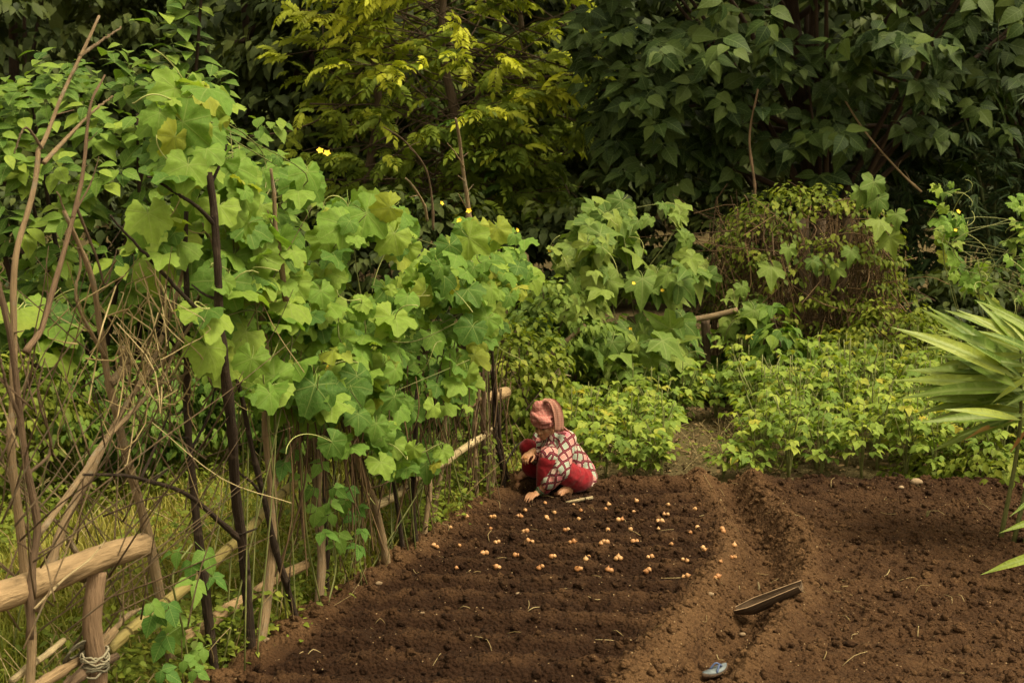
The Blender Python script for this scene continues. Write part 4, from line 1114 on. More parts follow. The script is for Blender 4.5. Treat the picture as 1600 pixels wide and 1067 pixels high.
stick('bare_branch', 'thin reddish branch leaning from lower left towards the shrub top', 'branch',
      [(42, 548), (76, 486), (121, 304), (139, 182), (162, 121)], .0, .015, .004, STICK_R, [([(112, 340), (140, 290), (155, 245)], .006, .002), ([(118, 320), (150, 400), (165, 445), (182, 390)], .008, .003)], 22, G1)
stick('fence_stake', 'stout stake with peeling bark behind the sawn log, leaning left', 'stake',
      [(266, 1030), (241, 879), (215, 776), (189, 674), (169, 597), (158, 520), (140, 430), (100, 330)], -.2, .03, .010, STICK, [([(170, 600), (195, 575), (192, 545)], .028, .024), ([(165, 560), (120, 470), (125, 400), (90, 300)], .010, .004)], 26, G2)
stick('fence_stake', 'slim dark brown stake standing between the peeling stake and the tall dark stake', 'stake',
      [(340, 1085), (323, 905), (307, 776), (295, 648), (287, 520), (292, 430), (290, 330)], -.02, .026, .012, STICK_D, [([(287, 560), (265, 530), (240, 510)], .010, .005), ([(300, 700), (325, 650), (340, 590)], .009, .004)], 24, G2)
stick('fence_stake', 'tall dark-barked stake with a broken forked top in front of the gourd leaves', 'stake',
      [(389, 1032), (379, 868, .04), (366, 750, .12), (358, 648, .2), (346, 520, .27), (341, 430, .3), (334, 344, .3), (329, 268, .3)], .02, .031, .017, STICK_D,
      [([(331, 285, .3), (345, 255, .3), (355, 226, .3)], .010, .004), ([(338, 355, .3), (310, 325, .3), (272, 300, .3), (232, 275, .3)], .012, .005), ([(348, 515, .27), (300, 475, .27), (230, 400, .25), (172, 338, .2)], .013, .005)], 26, G2)
stick('bent_branch', 'blackish bent branch arching out from the foot of the tall dark stake', 'branch',
      [(384, 890), (375, 845), (338, 807), (287, 771), (215, 748), (133, 740)], .07, .02, .006, STICK_D, [([(220, 748), (251, 679), (266, 638)], .009, .003), ([(238, 752), (256, 738), (262, 733)], .007, .003)], 24, None)
stick('fence_stake', 'pale peeling stake forking upwards just right of the tall dark stake', 'stake',
      [(410, 1000), (422, 880), (424, 760), (416, 664), (420, 560), (405, 480)], .03, .034, .018, STICK, [([(427, 768), (450, 715), (476, 664)], .014, .008)], 22, G2)
stick('fence_stake', 'dark thin stake leaning left across the pale forking stake', 'stake', [(464, 962), (436, 876), (412, 780), (384, 664), (370, 590)], .08, .02, .012, STICK_D, [([(412, 780), (395, 755), (372, 738)], .010, .006)], 20, G2)
stick('fence_stake', 'straight grey-brown stake wrapped in bean stems in the middle of the fence', 'stake', [(496, 952), (500, 840), (494, 720), (492, 640), (486, 520)], .0, .03, .018, STICK, (), 20, G2)
stick('fence_stake', 'second of two close stakes, thinner and darker, in the middle of the fence', 'stake', [(512, 948), (512, 850), (508, 760), (512, 640)], -.05, .016, .012, STICK_D, (), 18, G2)
stick('fence_stake', 'leaning stake with a pale worn side under the yellowing gourd leaves', 'stake', [(602, 880), (588, 800), (564, 728), (545, 640)], .02, .028, .018, STICK, (), 18, G2)
stick('fence_stake', 'thin dark stake right of the leaning worn one', 'stake', [(630, 862), (620, 780), (604, 664), (596, 560)], .05, .017, .01, STICK_D, (), 18, G2)
stick('fence_stake', 'dark upright stake in front of the pale bamboo rail', 'stake', [(652, 858), (646, 772), (648, 680), (655, 560)], .05, .02, .013, STICK_D, (), 18, G2)
stick('fence_stake', 'short grey stub of a stake at the lower fence rail', 'stake', [(664, 842), (668, 780), (672, 730)], .06, .022, .017, STICK, (), 12, G2)
stick('fence_stake', 'light forked stake leaning right near the far end of the fence', 'stake', [(676, 815), (690, 740), (694, 660), (700, 600)], -.05, .02, .012, STICK, (), 14, G2)
for k, (pp, r0, mt, lab) in enumerate([
    ([(746, 796), (742, 700), (748, 560)], .022, STICK, 'grey stake, leftmost of the bundle beside the woman'),
    ([(764, 792), (756, 690), (752, 560)], .025, STICK_R, 'brown stake, thickest of the bundle beside the woman'),
    ([(760, 780), (764, 690), (762, 555)], .014, STICK_R, 'thin reddish rod inside the bundle of stakes beside the woman'),
    ([(770, 770), (772, 690), (768, 570)], .014, STICK, 'pale rod inside the bundle of stakes beside the woman'),
    ([(785, 740), (776, 680), (770, 580)], .022, STICK_D, 'dark stake, rightmost of the bundle beside the woman'),
    ([(795, 752), (784, 700), (774, 610), (768, 540)], .016, STICK_D, 'dark leaning stake nearest to the woman\'s knee')]):
    stick('fence_stake', lab, 'stake', pp, .02 * k - .05, r0, r0 * .7, mt, (), 16, G2)
stick('dead_twig', 'bare dark twig angling out of the stake bundle towards the woman\'s knee', 'twig', [(790, 725), (805, 700), (815, 690)], .1, .009, .004, STICK_D, [([(800, 712), (806, 690)], .005, .003)], 10)
stick('fence_stake', 'brown stick poking up through the gourd leaves beside the forked top', 'stake', [(447, 470), (434, 383), (428, 320), (423, 262)], .28, .018, .008, STICK, (), 14, G2)
stick('fence_stake', 'pale dead stick with short side twigs jutting above the gourd leaves', 'stake', [(736, 420), (733, 347), (722, 239), (711, 184)], -.1, .024, .010, STICK,
      [([(725, 262), (712, 240), (699, 224)], .007, .004), ([(731, 330), (716, 303)], .005, .003), ([(728, 285), (716, 275)], .005, .003), ([(730, 300), (740, 288)], .004, .002), ([(724, 245), (732, 238)], .004, .002)], 18, G2)
stick('dead_twig', 'thin curved dead twig arching over the gourd leaves', 'twig', [(678, 360), (675, 315), (664, 261), (632, 220), (601, 198)], -.1, .011, .004, STICK_R, [([(650, 240), (640, 230), (655, 222)], .004, .002)], 18)
stick('dead_twig', 'short leaning dead twig under the curved one', 'twig', [(668, 345), (661, 320), (645, 290), (634, 278)], .0, .012, .006, STICK, [([(655, 305), (640, 308)], .005, .002)], 12)

# rails
stick('bamboo_rail', 'yellow-green bamboo pole sloping along the fence at knee height', 'pole', [(165, 1016), (241, 956), (328, 884), (380, 837), (436, 776), (490, 735)], -.12, .034, .027, BAMBOO, (), 24, 'bamboo rails tied to the fence', ns=10)
stick('bamboo_rail', 'pale bamboo pole tied low on the fence left of the woman', 'pole', [(585, 792), (640, 755), (700, 716), (776, 668)], -.03, .03, .026, BAMBOO_P, (), 18, 'bamboo rails tied to the fence', ns=10)
stick('fallen_pole', 'rough pale pole lying low behind the dark stakes', 'pole', [(285, 1002), (340, 962), (405, 920), (475, 885)], -.12, .038, .03, LOG, (), 16, ns=10)
stick('fence_rail', 'sawn log rail at the far end of the fence, mostly behind the stakes', 'rail', [(716, 632), (752, 624), (790, 612)], -.1, .055, .05, LOG, (), 8, ns=12)
stick('fence_rail', 'thick weathered log with a sawn end resting on the post at lower left', 'log', [(-90, 958), (0, 931), (110, 890), (223, 852)], -.0, .066, .060, LOG, (), 18, ns=16)
pb = fence_at(149, 900, .0)
stick('fence_post', 'thick short post holding up the sawn log at lower left', 'post', [(150, 1180), (151, 1067), (148, 960), (149, 893)], .0, .047, .043, STICK_R, (), 16, ns=14)
stick('split_plank', 'split bamboo slat lying against the foot of the log post', 'slat', [(40, 1080), (90, 1050), (160, 1010), (178, 985)], -.08, .026, .02, LOG, (), 12)
stick('split_plank', 'second darker split slat under the first, by the log post', 'slat', [(60, 1100), (115, 1062), (182, 1020)], -.02, .024, .02, STICK_R, (), 12)
stick('split_plank', 'short pale broken stick in the grass left of the log post', 'stick', [(20, 1062), (60, 1030), (98, 998)], -.1, .016, .014, BAMBOO_P, (), 8)
stick('dead_twig', 'thin pale twig lying across the sawn log', 'twig', [(54, 952), (100, 905), (140, 875), (165, 845)], .09, .006, .003, BAMBOO_P, (), 10)
stick('dead_twig', 'grey branch leaning behind the sawn log towards the peeling stake', 'twig', [(130, 905), (118, 860), (108, 840)], -.12, .018, .012, STICK, (), 10)
stick('dead_branch', 'pale dead branch bending low behind the log post', 'branch', [(152, 1008), (175, 985), (205, 960), (235, 945)], -.1, .02, .006, STICK, (), 12)
# cord binding of the slats to the post
c0 = fence_at(142, 1034, .0); b0 = thing('cord_binding', 'grey cord wound around the foot of the log post', 'cord', c0)
mb = MB()
for k in range(9):
    th_ = np.linspace(0, 6.6, 22); rr = .057 + .007 * rng.random()
    P = np.stack([c0[0] + .02 + rr * np.cos(th_), c0[1] + rr * np.sin(th_), c0[2] - .035 + .009 * k + .022 * np.sin(th_ + 1.7 * k) + .006 * rng.normal(size=22)], -1)
    mb.add(*tube(P, .0055, 5), rnd=rng.random())
for k in range(6):
    th_ = np.linspace(0, 6.4, 20); c1 = c0 + [-.085, 0, .03]
    P = np.stack([c1[0] + .005 * k + .04 * np.cos(th_), c1[1] + .05 * np.sin(th_), c1[2] + .05 * np.cos(th_ + .6) + .006 * k], -1)
    mb.add(*tube(P, .0055, 5), rnd=rng.random())
part('windings', mb, mat_plain("grey_cord", (.10, .09, .06), (.26, .23, .16), 60, .9, src='attr'), b0)

# heap of brushwood twigs and dry straw in the left end of the fence
bw = fence_at(200, 950); bw[2] = 0
br = thing('brushwood', 'loose heap of thin dead twigs leaning in the left end of the fence', 'brushwood', bw)
tw = [make_mesh('twig', *(lambda r_: r_[:3])(tube(smooth_path([[0, 0, 0], [.012 * s, .01, .35], [-.012, .015 * s, .7], [.03 * s, 0, 1]], 9), np.linspace(.0065, .002, 9), 5, True, .08)), None, m) for s in (-1, 1) for m in (STICK, STICK_R, STICK)]
for k in range(95):
    px, py = rng.uniform(-20, 330), rng.uniform(600, 1040); a = fence_at(px, py, rng.normal(-.15, .22)); a[2] = max(a[2], .0)
    ln = rng.uniform(.4, 1.4); d = nrm([rng.normal(0, .55), rng.normal(0, .3), rng.uniform(.35, 1)])
    e1 = nrm(np.cross(d, rng.normal(size=3))); M = np.eye(4); M[:3, :3] = np.stack([e1, np.cross(d, e1), d], -1) @ np.diag([.75, .75, ln]); M[:3, 3] = a - bw
    o = link('twig', tw[int(rng.integers(6))], br); o.matrix_local = Matrix(M.tolist())
sw = fence_at(225, 560); sw[2] = 0
so = thing('dry_vine_tangle', 'tangle of pale dry vine strands hung over the bare branches', 'dead vine', sw)
mb = MB()
for k in range(70):
    p = fence_at(rng.normal(228, 42), rng.uniform(390, 560), rng.normal(-.05, .12)); L = rng.uniform(.15, .55)
    q = p + np.array([rng.normal(0, .35), rng.normal(0, .2), -1]) * L
    mb.add(*tube(smooth_path([p, (p + q) / 2 + rng.normal(0, .06, 3), q, q + rng.normal(0, .08, 3)], 9), rng.uniform(.0015, .0045), 4, False), rnd=rng.random())
for k in range(14):
    p = fence_at(rng.uniform(60, 420), rng.uniform(350, 700), rng.normal(.05, .1))
    q = p + np.array([rng.normal(0, .5), rng.normal(0, .2), rng.normal(-.3, .4)]) * rng.uniform(.3, .8)
    mb.add(*tube(smooth_path([p, (p + q) / 2 + [0, 0, -.08], q], 9), rng.uniform(.002, .004), 4, False), rnd=rng.random())
part('strands', mb, STRAW, so, kind='stuff')
# thin dry stems hanging in the lower fence
mb = MB()
for k in range(260):
    p = fence_at(rng.uniform(430, 800), 0, 0); px = rng.uniform(440, 800); p = fence_at(px, rng.uniform(540, 700), rng.normal(-.08, .14)); L = rng.uniform(.3, 1.1)
    q = p + np.array([rng.normal(0, .12), rng.normal(0, .15), -1]) * L; q[2] = max(q[2], .0)
    mb.add(*tube(smooth_path([p, (p + q) / 2 + rng.normal(0, .05, 3), q], 8), rng.uniform(.002, .006), 4, False), rnd=rng.random() * .8)
hs_ = thing('dead_vine_curtain', 'curtain of thin brown stems hanging below the gourd leaves', 'dead vine', (fence_x(9.5), 9.5, 0))
part('strands', mb, DRYVINE, hs_, kind='stuff')

# bean seedlings twining at the foot of the fence
YB = mat_leaf("climbing_bean_leaf", (.05, .13, .025), (.10, .20, .035), (.17, .27, .05), veins='pinnate', vein_col=(.22, .32, .09), trans=.35)
TBm = tpl_meshes('leaf', TRI, YB)
def twiner(label, pts, size, stem, Yo=.1):
    base = fence_at(*stem[0], Yo); th = thing('climbing_bean', label, 'bean plant', base, 'climbing beans at the foot of the fence')
    part('stem', MB().add(*tube(smooth_path([fence_at(*p, Yo) for p in stem], 16), .006, 5)), STEM, th)
    t = np.array([fence_at(*p, Yo + rng.normal(0, .05)) for p in pts]); k = len(t)
    leaf_parts('leaf', TBm, frames(np.tile([.15, -.6, .75], (k, 1)) + rng.normal(0, .22, (k, 3)), np.tile([0, -.5, -.6], (k, 1)) + rng.normal(0, .5, (k, 3))), t, size * rng.uniform(.75, 1.2, k), th)
twiner('fresh climbing bean by the dark slim stake at lower left', [(282, 860), (318, 858), (300, 875), (262, 940), (235, 940), (262, 990), (300, 905), (330, 900), (245, 950), (270, 965), (285, 1030), (320, 1010), (300, 1045), (250, 1045)], .17, [(300, 1062), (285, 980), (270, 900), (300, 850)])
twiner('climbing bean with drooping dark leaves in the middle of the fence', [(540, 780), (520, 800), (555, 805), (530, 830), (565, 825), (510, 785), (545, 760), (560, 790), (500, 830), (535, 845), (495, 790), (520, 760), (560, 850)], .15, [(512, 946), (525, 880), (515, 800), (530, 740)])
twiner('small climbing bean at the pale forking stake', [(470, 740), (445, 720), (490, 760), (460, 700), (520, 700), (505, 720)], .15, [(500, 940), (480, 840), (470, 700)])

# far trellis posts and poles behind the bean plants
def pole(label, cat, name, pts, Y, r0, r1, mat):
    return stick(name, label, cat, pts, 0, r0, r1, mat, (), 12, None, lambda a, b, o: at_y(a, b, Y + o), ns=9)
pole('dark trellis post under the far vine mound, with a yellow flower beside it', 'post', 'trellis_post', [(984, 605), (986, 560), (990, 495)], 14.9, .06, .07, BARK)
pole('brown trellis post below the short far rail', 'post', 'trellis_post', [(1102, 600), (1103, 555), (1102, 500)], 15.6, .05, .05, BARK)
pole('short bare rail sticking out to the right of the far vine mound', 'rail', 'trellis_rail', [(1060, 505), (1088, 498), (1152, 486)], 15.5, .036, .032, STICK)
pole('slanting bare pole behind the woman\'s head, rising to the right', 'pole', 'leaning_pole', [(808, 606), (860, 556), (916, 508)], 13.7, .026, .022, STICK)
pole('short pale stick end in the bean leaves behind the woman', 'stick', 'broken_stick', [(862, 612), (868, 596), (878, 578)], 13.4, .022, .022, BAMBOO_P)
pole('slanting dead pole hanging below the broad-leaved tree', 'pole', 'leaning_pole', [(1440, 300), (1405, 268), (1350, 205), (1310, 140)], 17.6, .015, .009, STICK)
pole('thin brown stem hanging from the broad-leaved tree above the dry vines', 'branch', 'hanging_branch', [(1178, 330), (1180, 290), (1172, 215), (1185, 140)], 17, .016, .012, STICK_R)

# ================================================================== THINGS ON THE SOIL
def onion_mesh(s):
    r_ = np.random.default_rng(s); t = np.linspace(0, 1, 9)
    rr = np.array([.12, .62, .92, 1.0, .9, .66, .36, .16, .07]); P = np.stack([0 * t, r_.normal(0, .02, 9), (t - .4) * 2.3], -1)
    v, f, u = tube(P, rr, 9, True, .04)
    root = MB().add(v, f, u)
    for k in range(4):
        a = r_.uniform(0, 6.28); root.add(*tube(np.array([[0, 0, -.9], [.3 * math.cos(a), .3 * math.sin(a), -1.25]]), [.04, .02], 3, False))
    return root.mesh('onion_set', ONION)
OM = [onion_mesh(s) for s in range(4)]
ON = [(627,138),(760,148),(535,172),(670,182),(792,172),(907,165),(922,147),(1050,130),(1036,178),(1197,146),(1322,165),(376,203),(392,201),(500,203),(516,201),(633,205),(640,211),(782,212),(966,217),(983,214),(1178,190),(1195,190),(1150,222),(1168,221),(263,200),(190,252),(375,258),(528,270),(542,268),(718,263),(735,261),(917,262),(1022,260),(1152,257),(1332,252),(1300,275),(1447,258),(1452,270),(398,320),(412,316),(548,312),(568,317),(742,320),(760,316),(885,325),(900,317),(914,319),(1033,317),(1051,317),(1212,330),(1358,345),(1366,354),(1503,333),(112,338),(128,343),(230,334),(338,370),(356,369),(488,378),(503,380),(527,384),(656,386),(670,385),(815,397),(830,386),(956,396),(966,389),(976,396),(1104,388),(1120,386),(1264,400),(1284,405),(1490,390),(1506,386),(400,434),(414,437),(598,440),(614,434),(775,443),(792,443),(918,449),(933,451),(1096,456),(1108,449),(1268,480),(1286,474),(1415,483),(1428,478),(217,440),(1440,408)]
ORD = 'first second third fourth fifth sixth seventh eighth ninth tenth eleventh twelfth thirteenth fourteenth fifteenth sixteenth seventeenth eighteenth nineteenth twentieth'.split(); ROWN = 'first second third fourth fifth sixth seventh'.split(); RB = (150, 189.5, 235, 290, 356, 411)
for k, (a, b) in enumerate(ON):
    px, py = 640 + a / 2.963, 740 + b / 2.963
    g_ = soil_pt(px, py, .008)
    o = link('onion_set', OM[k % 4]); s = rng.uniform(.0135, .0215)
    o.location = g_; o.scale = (s, s, s); up = rng.random() < .25
    o.rotation_euler = (rng.normal(0, .3) if up else rng.uniform(1.1, 1.7), rng.normal(0, .2), rng.uniform(0, 6.28))
    rw = int(np.searchsorted(RB, b)); same = sorted(a2 for a2, b2 in ON if int(np.searchsorted(RB, b2)) == rw); ps = same.index(a)
    tag(o, '%s from the left of the %s row of onion sets, counting away from the woman' % (ORD[ps], ROWN[rw]), 'onion', 'onion sets laid out in rows on the planted bed')

# hollow half log in the furrow
a, b = soil_pt(1150, 958, .05), soil_pt(1250, 928, .05)
ax = nrm(b - a); L = np.linalg.norm(b - a) * 1.06; th = thing('wooden_scoop', 'dark hollowed half log with a pale cut lip lying across the furrow', 'wooden trough', (a + b) / 2 - [0, 0, .05])
up = nrm(np.array([-.08, -.12, 1.0])); up = nrm(up - ax * (up @ ax)); side = np.cross(ax, up)
def scoop_shell(rad, inset, m=18, n=13):
    V = []
    for k in range(m):
        u = k / (m - 1); w = rad * (1 - .35 * u ** 1.5) * min(1, .30 + 2.8 * u) ** .7
        dep = w * (1.05 if inset == 0 else .82)
        for j in range(n):
            t = math.pi * (j / (n - 1)) + math.pi
            V.append((a + ax * (L * (u - .02) + (0 if u > .03 else inset * .2))) + side * math.cos(t) * (w - inset) + up * (math.sin(t) * (dep - inset) + .008 + (.035 * u)))
    return np.array(V).reshape(m, n, 3)
o_, i_ = scoop_shell(.078, 0), scoop_shell(.078, .012)
m, n = o_.shape[:2]
idx = np.arange(m * n).reshape(m, n); V = np.vstack([o_.reshape(-1, 3), i_.reshape(-1, 3)])
q = lambda A, B, C_, D: np.stack([A, B, C_, D], -1).reshape(-1, 4)
out_f = q(idx[:-1, :-1], idx[:-1, 1:], idx[1:, 1:], idx[1:, :-1]); in_f = q(idx[:-1, :-1], idx[1:, :-1], idx[1:, 1:], idx[:-1, 1:]) + m * n
uvw = np.tile(np.stack(np.meshgrid(np.linspace(0, .25, n), np.linspace(0, .5, m)), -1).reshape(-1, 2), (2, 1))
WD = mat_wood("dark_scoop_wood", (.03, .019, .012), (.085, .055, .035)); WL = mat_wood("scoop_inside_wood", (.055, .034, .02), (.14, .09, .055))
part('outer_shell', MB().add(V, out_f, uvw), WD, th); part('hollow', MB().add(V, in_f, uvw), WL, th)
K = m * n
rim = np.concatenate([q(idx[:-1, j], idx[1:, j], idx[1:, j] + K, idx[:-1, j] + K) for j in (0, n - 1)] + [q(idx[e, :-1], idx[e, 1:], idx[e, 1:] + K, idx[e, :-1] + K) for e in (0, m - 1)])
part('cut_lip', MB().add(V, rim, uvw), mat_wood("cut_wood", (.17, .11, .065), (.32, .22, .14)), th)
back = i_[-1]; part('end_wall', MB().add(np.vstack([o_[-1], [o_[-1].mean(0) + up * .02]]), np.array([[j, j + 1, n] for j in range(n - 1)])), WD, th)

# sandal
sp = soil_pt(1117, 1053, .006); sd_ = thing('sandal', 'blue-grey flip-flop half buried in the furrow at the bottom edge', 'sandal', sp)
Rz = rotz(.55)
def sole(z0, z1, sc):
    t = np.linspace(0, 2 * np.pi, 24, endpoint=False); x = .09 * np.cos(t) * sc; y = .8 * (.043 + .008 * np.cos(t) - .006 * np.cos(2 * t)) * np.sin(t) * sc
    V = np.vstack([np.stack([x, y, z0 + 0 * x], -1), np.stack([x, y, z1 + .02 * (x / .09) ** 2], -1), [[0, 0, z0]], [[0, 0, z1]]]) @ (Rz @ roty(-.12)).T + sp
    T = []
    for k in range(24):
        k2 = (k + 1) % 24; T += [[k, k2, 24 + k2], [k, 24 + k2, 24 + k], [48, k2, k], [49, 24 + k, 24 + k2]]
    return V, np.array(T)
v, f = sole(-.004, .014, 1.0); part('sole', MB().add(v, f), mat_plain("brown_rubber", (.05, .03, .02), (.11, .07, .045), 30, .7), sd_)
v, f = sole(.0145, .020, .95); part('footbed', MB().add(v, f), mat_plain("blue_grey_foam", (.09, .11, .13), (.19, .22, .24), 26, .7), sd_)
for sg in (-1, 1):
    P = smooth_path([[.055, 0, .022], [.025, sg * .016, .05], [-.01, sg * .032, .016]], 10) @ (Rz @ roty(-.12)).T + sp
    part('strap', MB().add(*tube(P, .006, 6)), mat_plain("blue_strap", (.06, .09, .2), (.1, .14, .28), 30, .5) if sg < 0 else bpy.data.materials["blue_strap"], sd_)
p0 = soil_pt(905, 788, .012)
a, b = soil_pt(884, 786, .014), soil_pt(926, 779, .02)
t_ = thing('planting_stick', 'short pale peeled stick lying on the soil beside the woman\'s foot', 'stick', a)
part('shaft', MB().add(*tube(smooth_path([a, (a + b) / 2, b], 8), [.008, .01, .012, .013, .013, .014, .014, .013], 8, True, .05)), BAMBOO_P, t_)
a = soil_pt(1185, 922, -.01)
t_ = thing('wood_chip', 'pale upright splinter of wood standing in the furrow above the hollow log', 'splinter', a)
part('shaft', MB().add(*tube(smooth_path([a, a + [.003, 0, .03], a + [-.004, .005, .062]], 6), [.008, .009, .009, .008, .007, .004], 5)), BAMBOO_P, t_)
for px, py, s, lab in ((1432, 754, .045, 'pale rounded stone at the back edge of the tilled bed'), (1408, 762, .022, 'small whitish stone next to the larger one at the bed edge'), (1110, 929, .02, 'tan pebble beside the pale splinter of wood'), (810, 928, .015, 'tan pebble in the dark soil below the rows of onions'), (660, 958, .013, 'small pebble in the dark soil near the fence'), (592, 912, .02, 'brown stone at the fence edge of the planted bed'), (415, 1000, .02, 'pale stone at the foot of the pale forking stake'), (1160, 992, .018, 'pale clod in the furrow between sandal and hollow log')):
    g_ = soil_pt(px, py, .005); v, f, u = ellipsoid((0, 0, 0), np.array([1.2, .9, .7]) * s, None, 9, 6); v = v * (1 + .12 * rng.normal(size=(len(v), 1)) * .6)
    o = link('stone', MB().add(v, f).mesh('stone', STONE), None, g_); tag(o, lab, 'stone')
# green shoot on the tilled bed
g_ = soil_pt(1448, 808, 0); t_ = thing('green_shoot', 'tiny green shoot coming up in the tilled bed', 'seedling', g_)
for k in range(3):
    d = np.array([rng.normal(0, .03), rng.normal(0, .02), .05]); part('leaf', MB().add(*tube(smooth_path([g_, g_ + d * .6, g_ + d + [.01 * k, 0, 0]], 5), np.linspace(.004, .001, 5), 4)), STEM, t_)

# ================================================================== THE WOMAN
def limb(P, R, n=12, ns=12):
    """closed rounded tube for a body part or a sleeve"""
    P = smooth_path(P, n); R = np.interp(np.linspace(0, 1, n), np.linspace(0, 1, len(R)), R)
    d0, d1 = nrm(P[0] - P[1]), nrm(P[-1] - P[-2])
    Pa = [P[0] + d0 * R[0] * k for k in (.95, .7, .35)]; Pb = [P[-1] + d1 * R[-1] * k for k in (.35, .7, .95)]
    Ra = [R[0] * k for k in (.3, .71, .93)]; Rb = [R[-1] * k for k in (.93, .71, .3)]
    return tube(np.vstack([Pa, P, Pb]), np.concatenate([Ra, R, Rb]), ns, True)[:2]
def blob(name, pieces, voxel, mat, parent, org, smooth=4, wr=0.0, wf=14.0, uvf=None, strip=None):
    mb = MB()
    for v, f in pieces: mb.add(v, f)
    tmp = link('tmp_' + name, mb.mesh(name, None, True, org))
    rm = tmp.modifiers.new('r', 'REMESH'); rm.mode = 'VOXEL'; rm.voxel_size = voxel; rm.use_smooth_shade = True
    if smooth:
        sm = tmp.modifiers.new('s', 'SMOOTH'); sm.iterations = smooth; sm.factor = .5
    dg = bpy.context.evaluated_depsgraph_get()
    me = bpy.data.meshes.new_from_object(tmp.evaluated_get(dg)); me.name = name
    old = tmp.data; bpy.data.objects.remove(tmp); bpy.data.meshes.remove(old)
    n = len(me.vertices); V = np.empty(n * 3, np.float32); me.vertices.foreach_get("co", V); V = V.reshape(-1, 3)
    if wr:
        N = np.empty(n * 3, np.float32); me.vertices.foreach_get("normal", N); N = N.reshape(-1, 3)
        w = fbm(V[:, 0] * wf + V[:, 1] * wf * .6, V[:, 2] * wf * .8 - V[:, 1] * wf * .5, 3, 7); w = 1 - 2.4 * np.abs(w)
        V = V + N * (wr * w)[:, None]; me.vertices.foreach_set("co", V.astype(np.float32).ravel())
    if uvf is not None:
        li = np.empty(len(me.loops), np.int32); me.loops.foreach_get("vertex_index", li)
        pl = np.repeat(np.arange(len(me.polygons)), [p.loop_total for p in me.polygons])
        cen = np.array([p.center for p in me.polygons])
        uv = uvf(V[li] + org, cen[pl] + org); l = me.uv_layers.new(name="UVMap"); l.data.foreach_set("uv", uv.astype(np.float32).ravel())
    me.polygons.foreach_set("use_smooth", np.ones(len(me.polygons), bool)); me.update()
    me.materials.clear(); me.materials.append(mat)
    o = link(name, me, parent)
    if parent is None: o.location = org
    return o

fD = nrm(np.array([-.75, -.66, 0])); lD = np.array([.66, -.75, 0]); uD = np.array([0, 0, 1.0])
gp = soil_pt(880, 778); org = gp.copy(); dY = -.20
J = {k: at_y(v[0], v[1], v[2] + dY) for k, v in dict(hipL=(902, 749, 11.52), hipR=(892, 742, 11.78), kneeL=(854, 719, 11.26), kneeR=(825, 699, 11.55), ankL=(887, 770, 11.44), ankR=(830, 768, 11.62),
     belly=(893, 724, 11.62), chest=(871, 697, 11.52), neck=(862, 678, 11.47), shL=(886, 687, 11.40), shR=(846, 684, 11.66), elL=(877, 736, 11.22), wrL=(841, 775, 11.25), elR=(842, 716, 11.50), wrR=(831, 706, 11.32)).items()}
def on_soil(p, dz): q = p.copy(); q[2] = float(soil_h(p[0], p[1])) + dz; return q
J['ankL'] = on_soil(J['ankL'], .085); J['ankR'] = on_soil(J['ankR'], .085)
# head frame, bowed towards the work
hY = nrm(fD * .86 + np.array([.12, -.22, -.42])); hX = nrm(np.cross(hY, uD)); hZ = np.cross(hX, hY)
HR = np.stack([hX, hY, hZ], -1); hc = at_y(851, 664, 11.36 + dY)
H_ = lambda x, y, z: hc + HR @ np.array([x, y, z])
def he(x, y, z, r): v, f, _ = ellipsoid(H_(x, y, z), np.array(r), HR, 16, 10); return v, f
def el(c, r, R=None): v, f, _ = ellipsoid(c, np.array(r), R, 16, 10); return v, f

def hand(w, d, pn, side, curl):
    """palm, four unequal bent fingers and a thumb leaving the side of the palm"""
    d = nrm(d); pn = nrm(pn - d * (pn @ d)); s = np.cross(d, pn) * side; out = []
    pc = w + d * .05; out.append(el(pc, (.040, .050, .014), np.stack([s, d, pn], -1)))
    out.append(limb([w - d * .03, w + d * .03], [.024, .026], 5, 10))
    for k, (o, L) in enumerate(((.028, .068), (.010, .078), (-.010, .072), (-.027, .056))):
        b = w + d * .082 + s * o; a = nrm(d + s * o * 3); P = [b]; c = 0
        for j in range(3):
            c += curl * (.6 + .25 * j); P.append(P[-1] + (a * math.cos(c) + pn * math.sin(c)) * L * (.45, .32, .25)[j])
        out.append(limb(P, [.0085, .008, .0072, .006], 9, 8))
    b = w + d * .028 + s * .034; P = [b - s * .01, b + s * .018 + d * .022, b + s * .026 + d * .052 + pn * .014, b + s * .02 + d * .076 + pn * .028]
    out.append(limb(P, [.011, .010, .009, .007], 9, 8)); return out

head = [he(0, -.012, .03, (.074, .092, .088)), he(0, .028, -.035, (.060, .060, .062)), he(0, .056, -.082, (.028, .026, .022)), he(-.036, .05, -.02, (.028, .03, .03)), he(.036, .05, -.02, (.028, .03, .03)),
        he(0, .074, .036, (.052, .014, .014)), he(0, .083, -.056, (.025, .010, .006)), he(0, .082, -.067, (.021, .010, .006)), he(.077, -.005, -.005, (.008, .020, .032)), he(-.077, -.005, -.005, (.008, .020, .032)),
        limb([H_(0, .078, .028), H_(0, .094, .002), H_(0, .104, -.018)], [.009, .010, .013], 7, 8), he(.012, .09, -.022, (.009, .01, .008)), he(-.012, .09, -.022, (.009, .01, .008)),
        limb([H_(0, -.02, -.02), J['neck'], J['chest']], [.055, .052, .07], 8, 12)]
wn_ = np.array([0, 0, -1.0])
dL = nrm(at_y(822, 784, 11.20 + dY) - J['wrL']); dL[2] = max(dL[2], -.35)
tgt = soil_pt(818, 787); J['wrL'][2] = max(J['wrL'][2], float(soil_h(J['wrL'][0], J['wrL'][1])) + .045)
hdL = nrm(np.array([tgt[0], tgt[1], float(soil_h(tgt[0], tgt[1])) + .03]) - J['wrL'])
hands = hand(J['wrL'], hdL, wn_ + fD * .2, -1, .38)
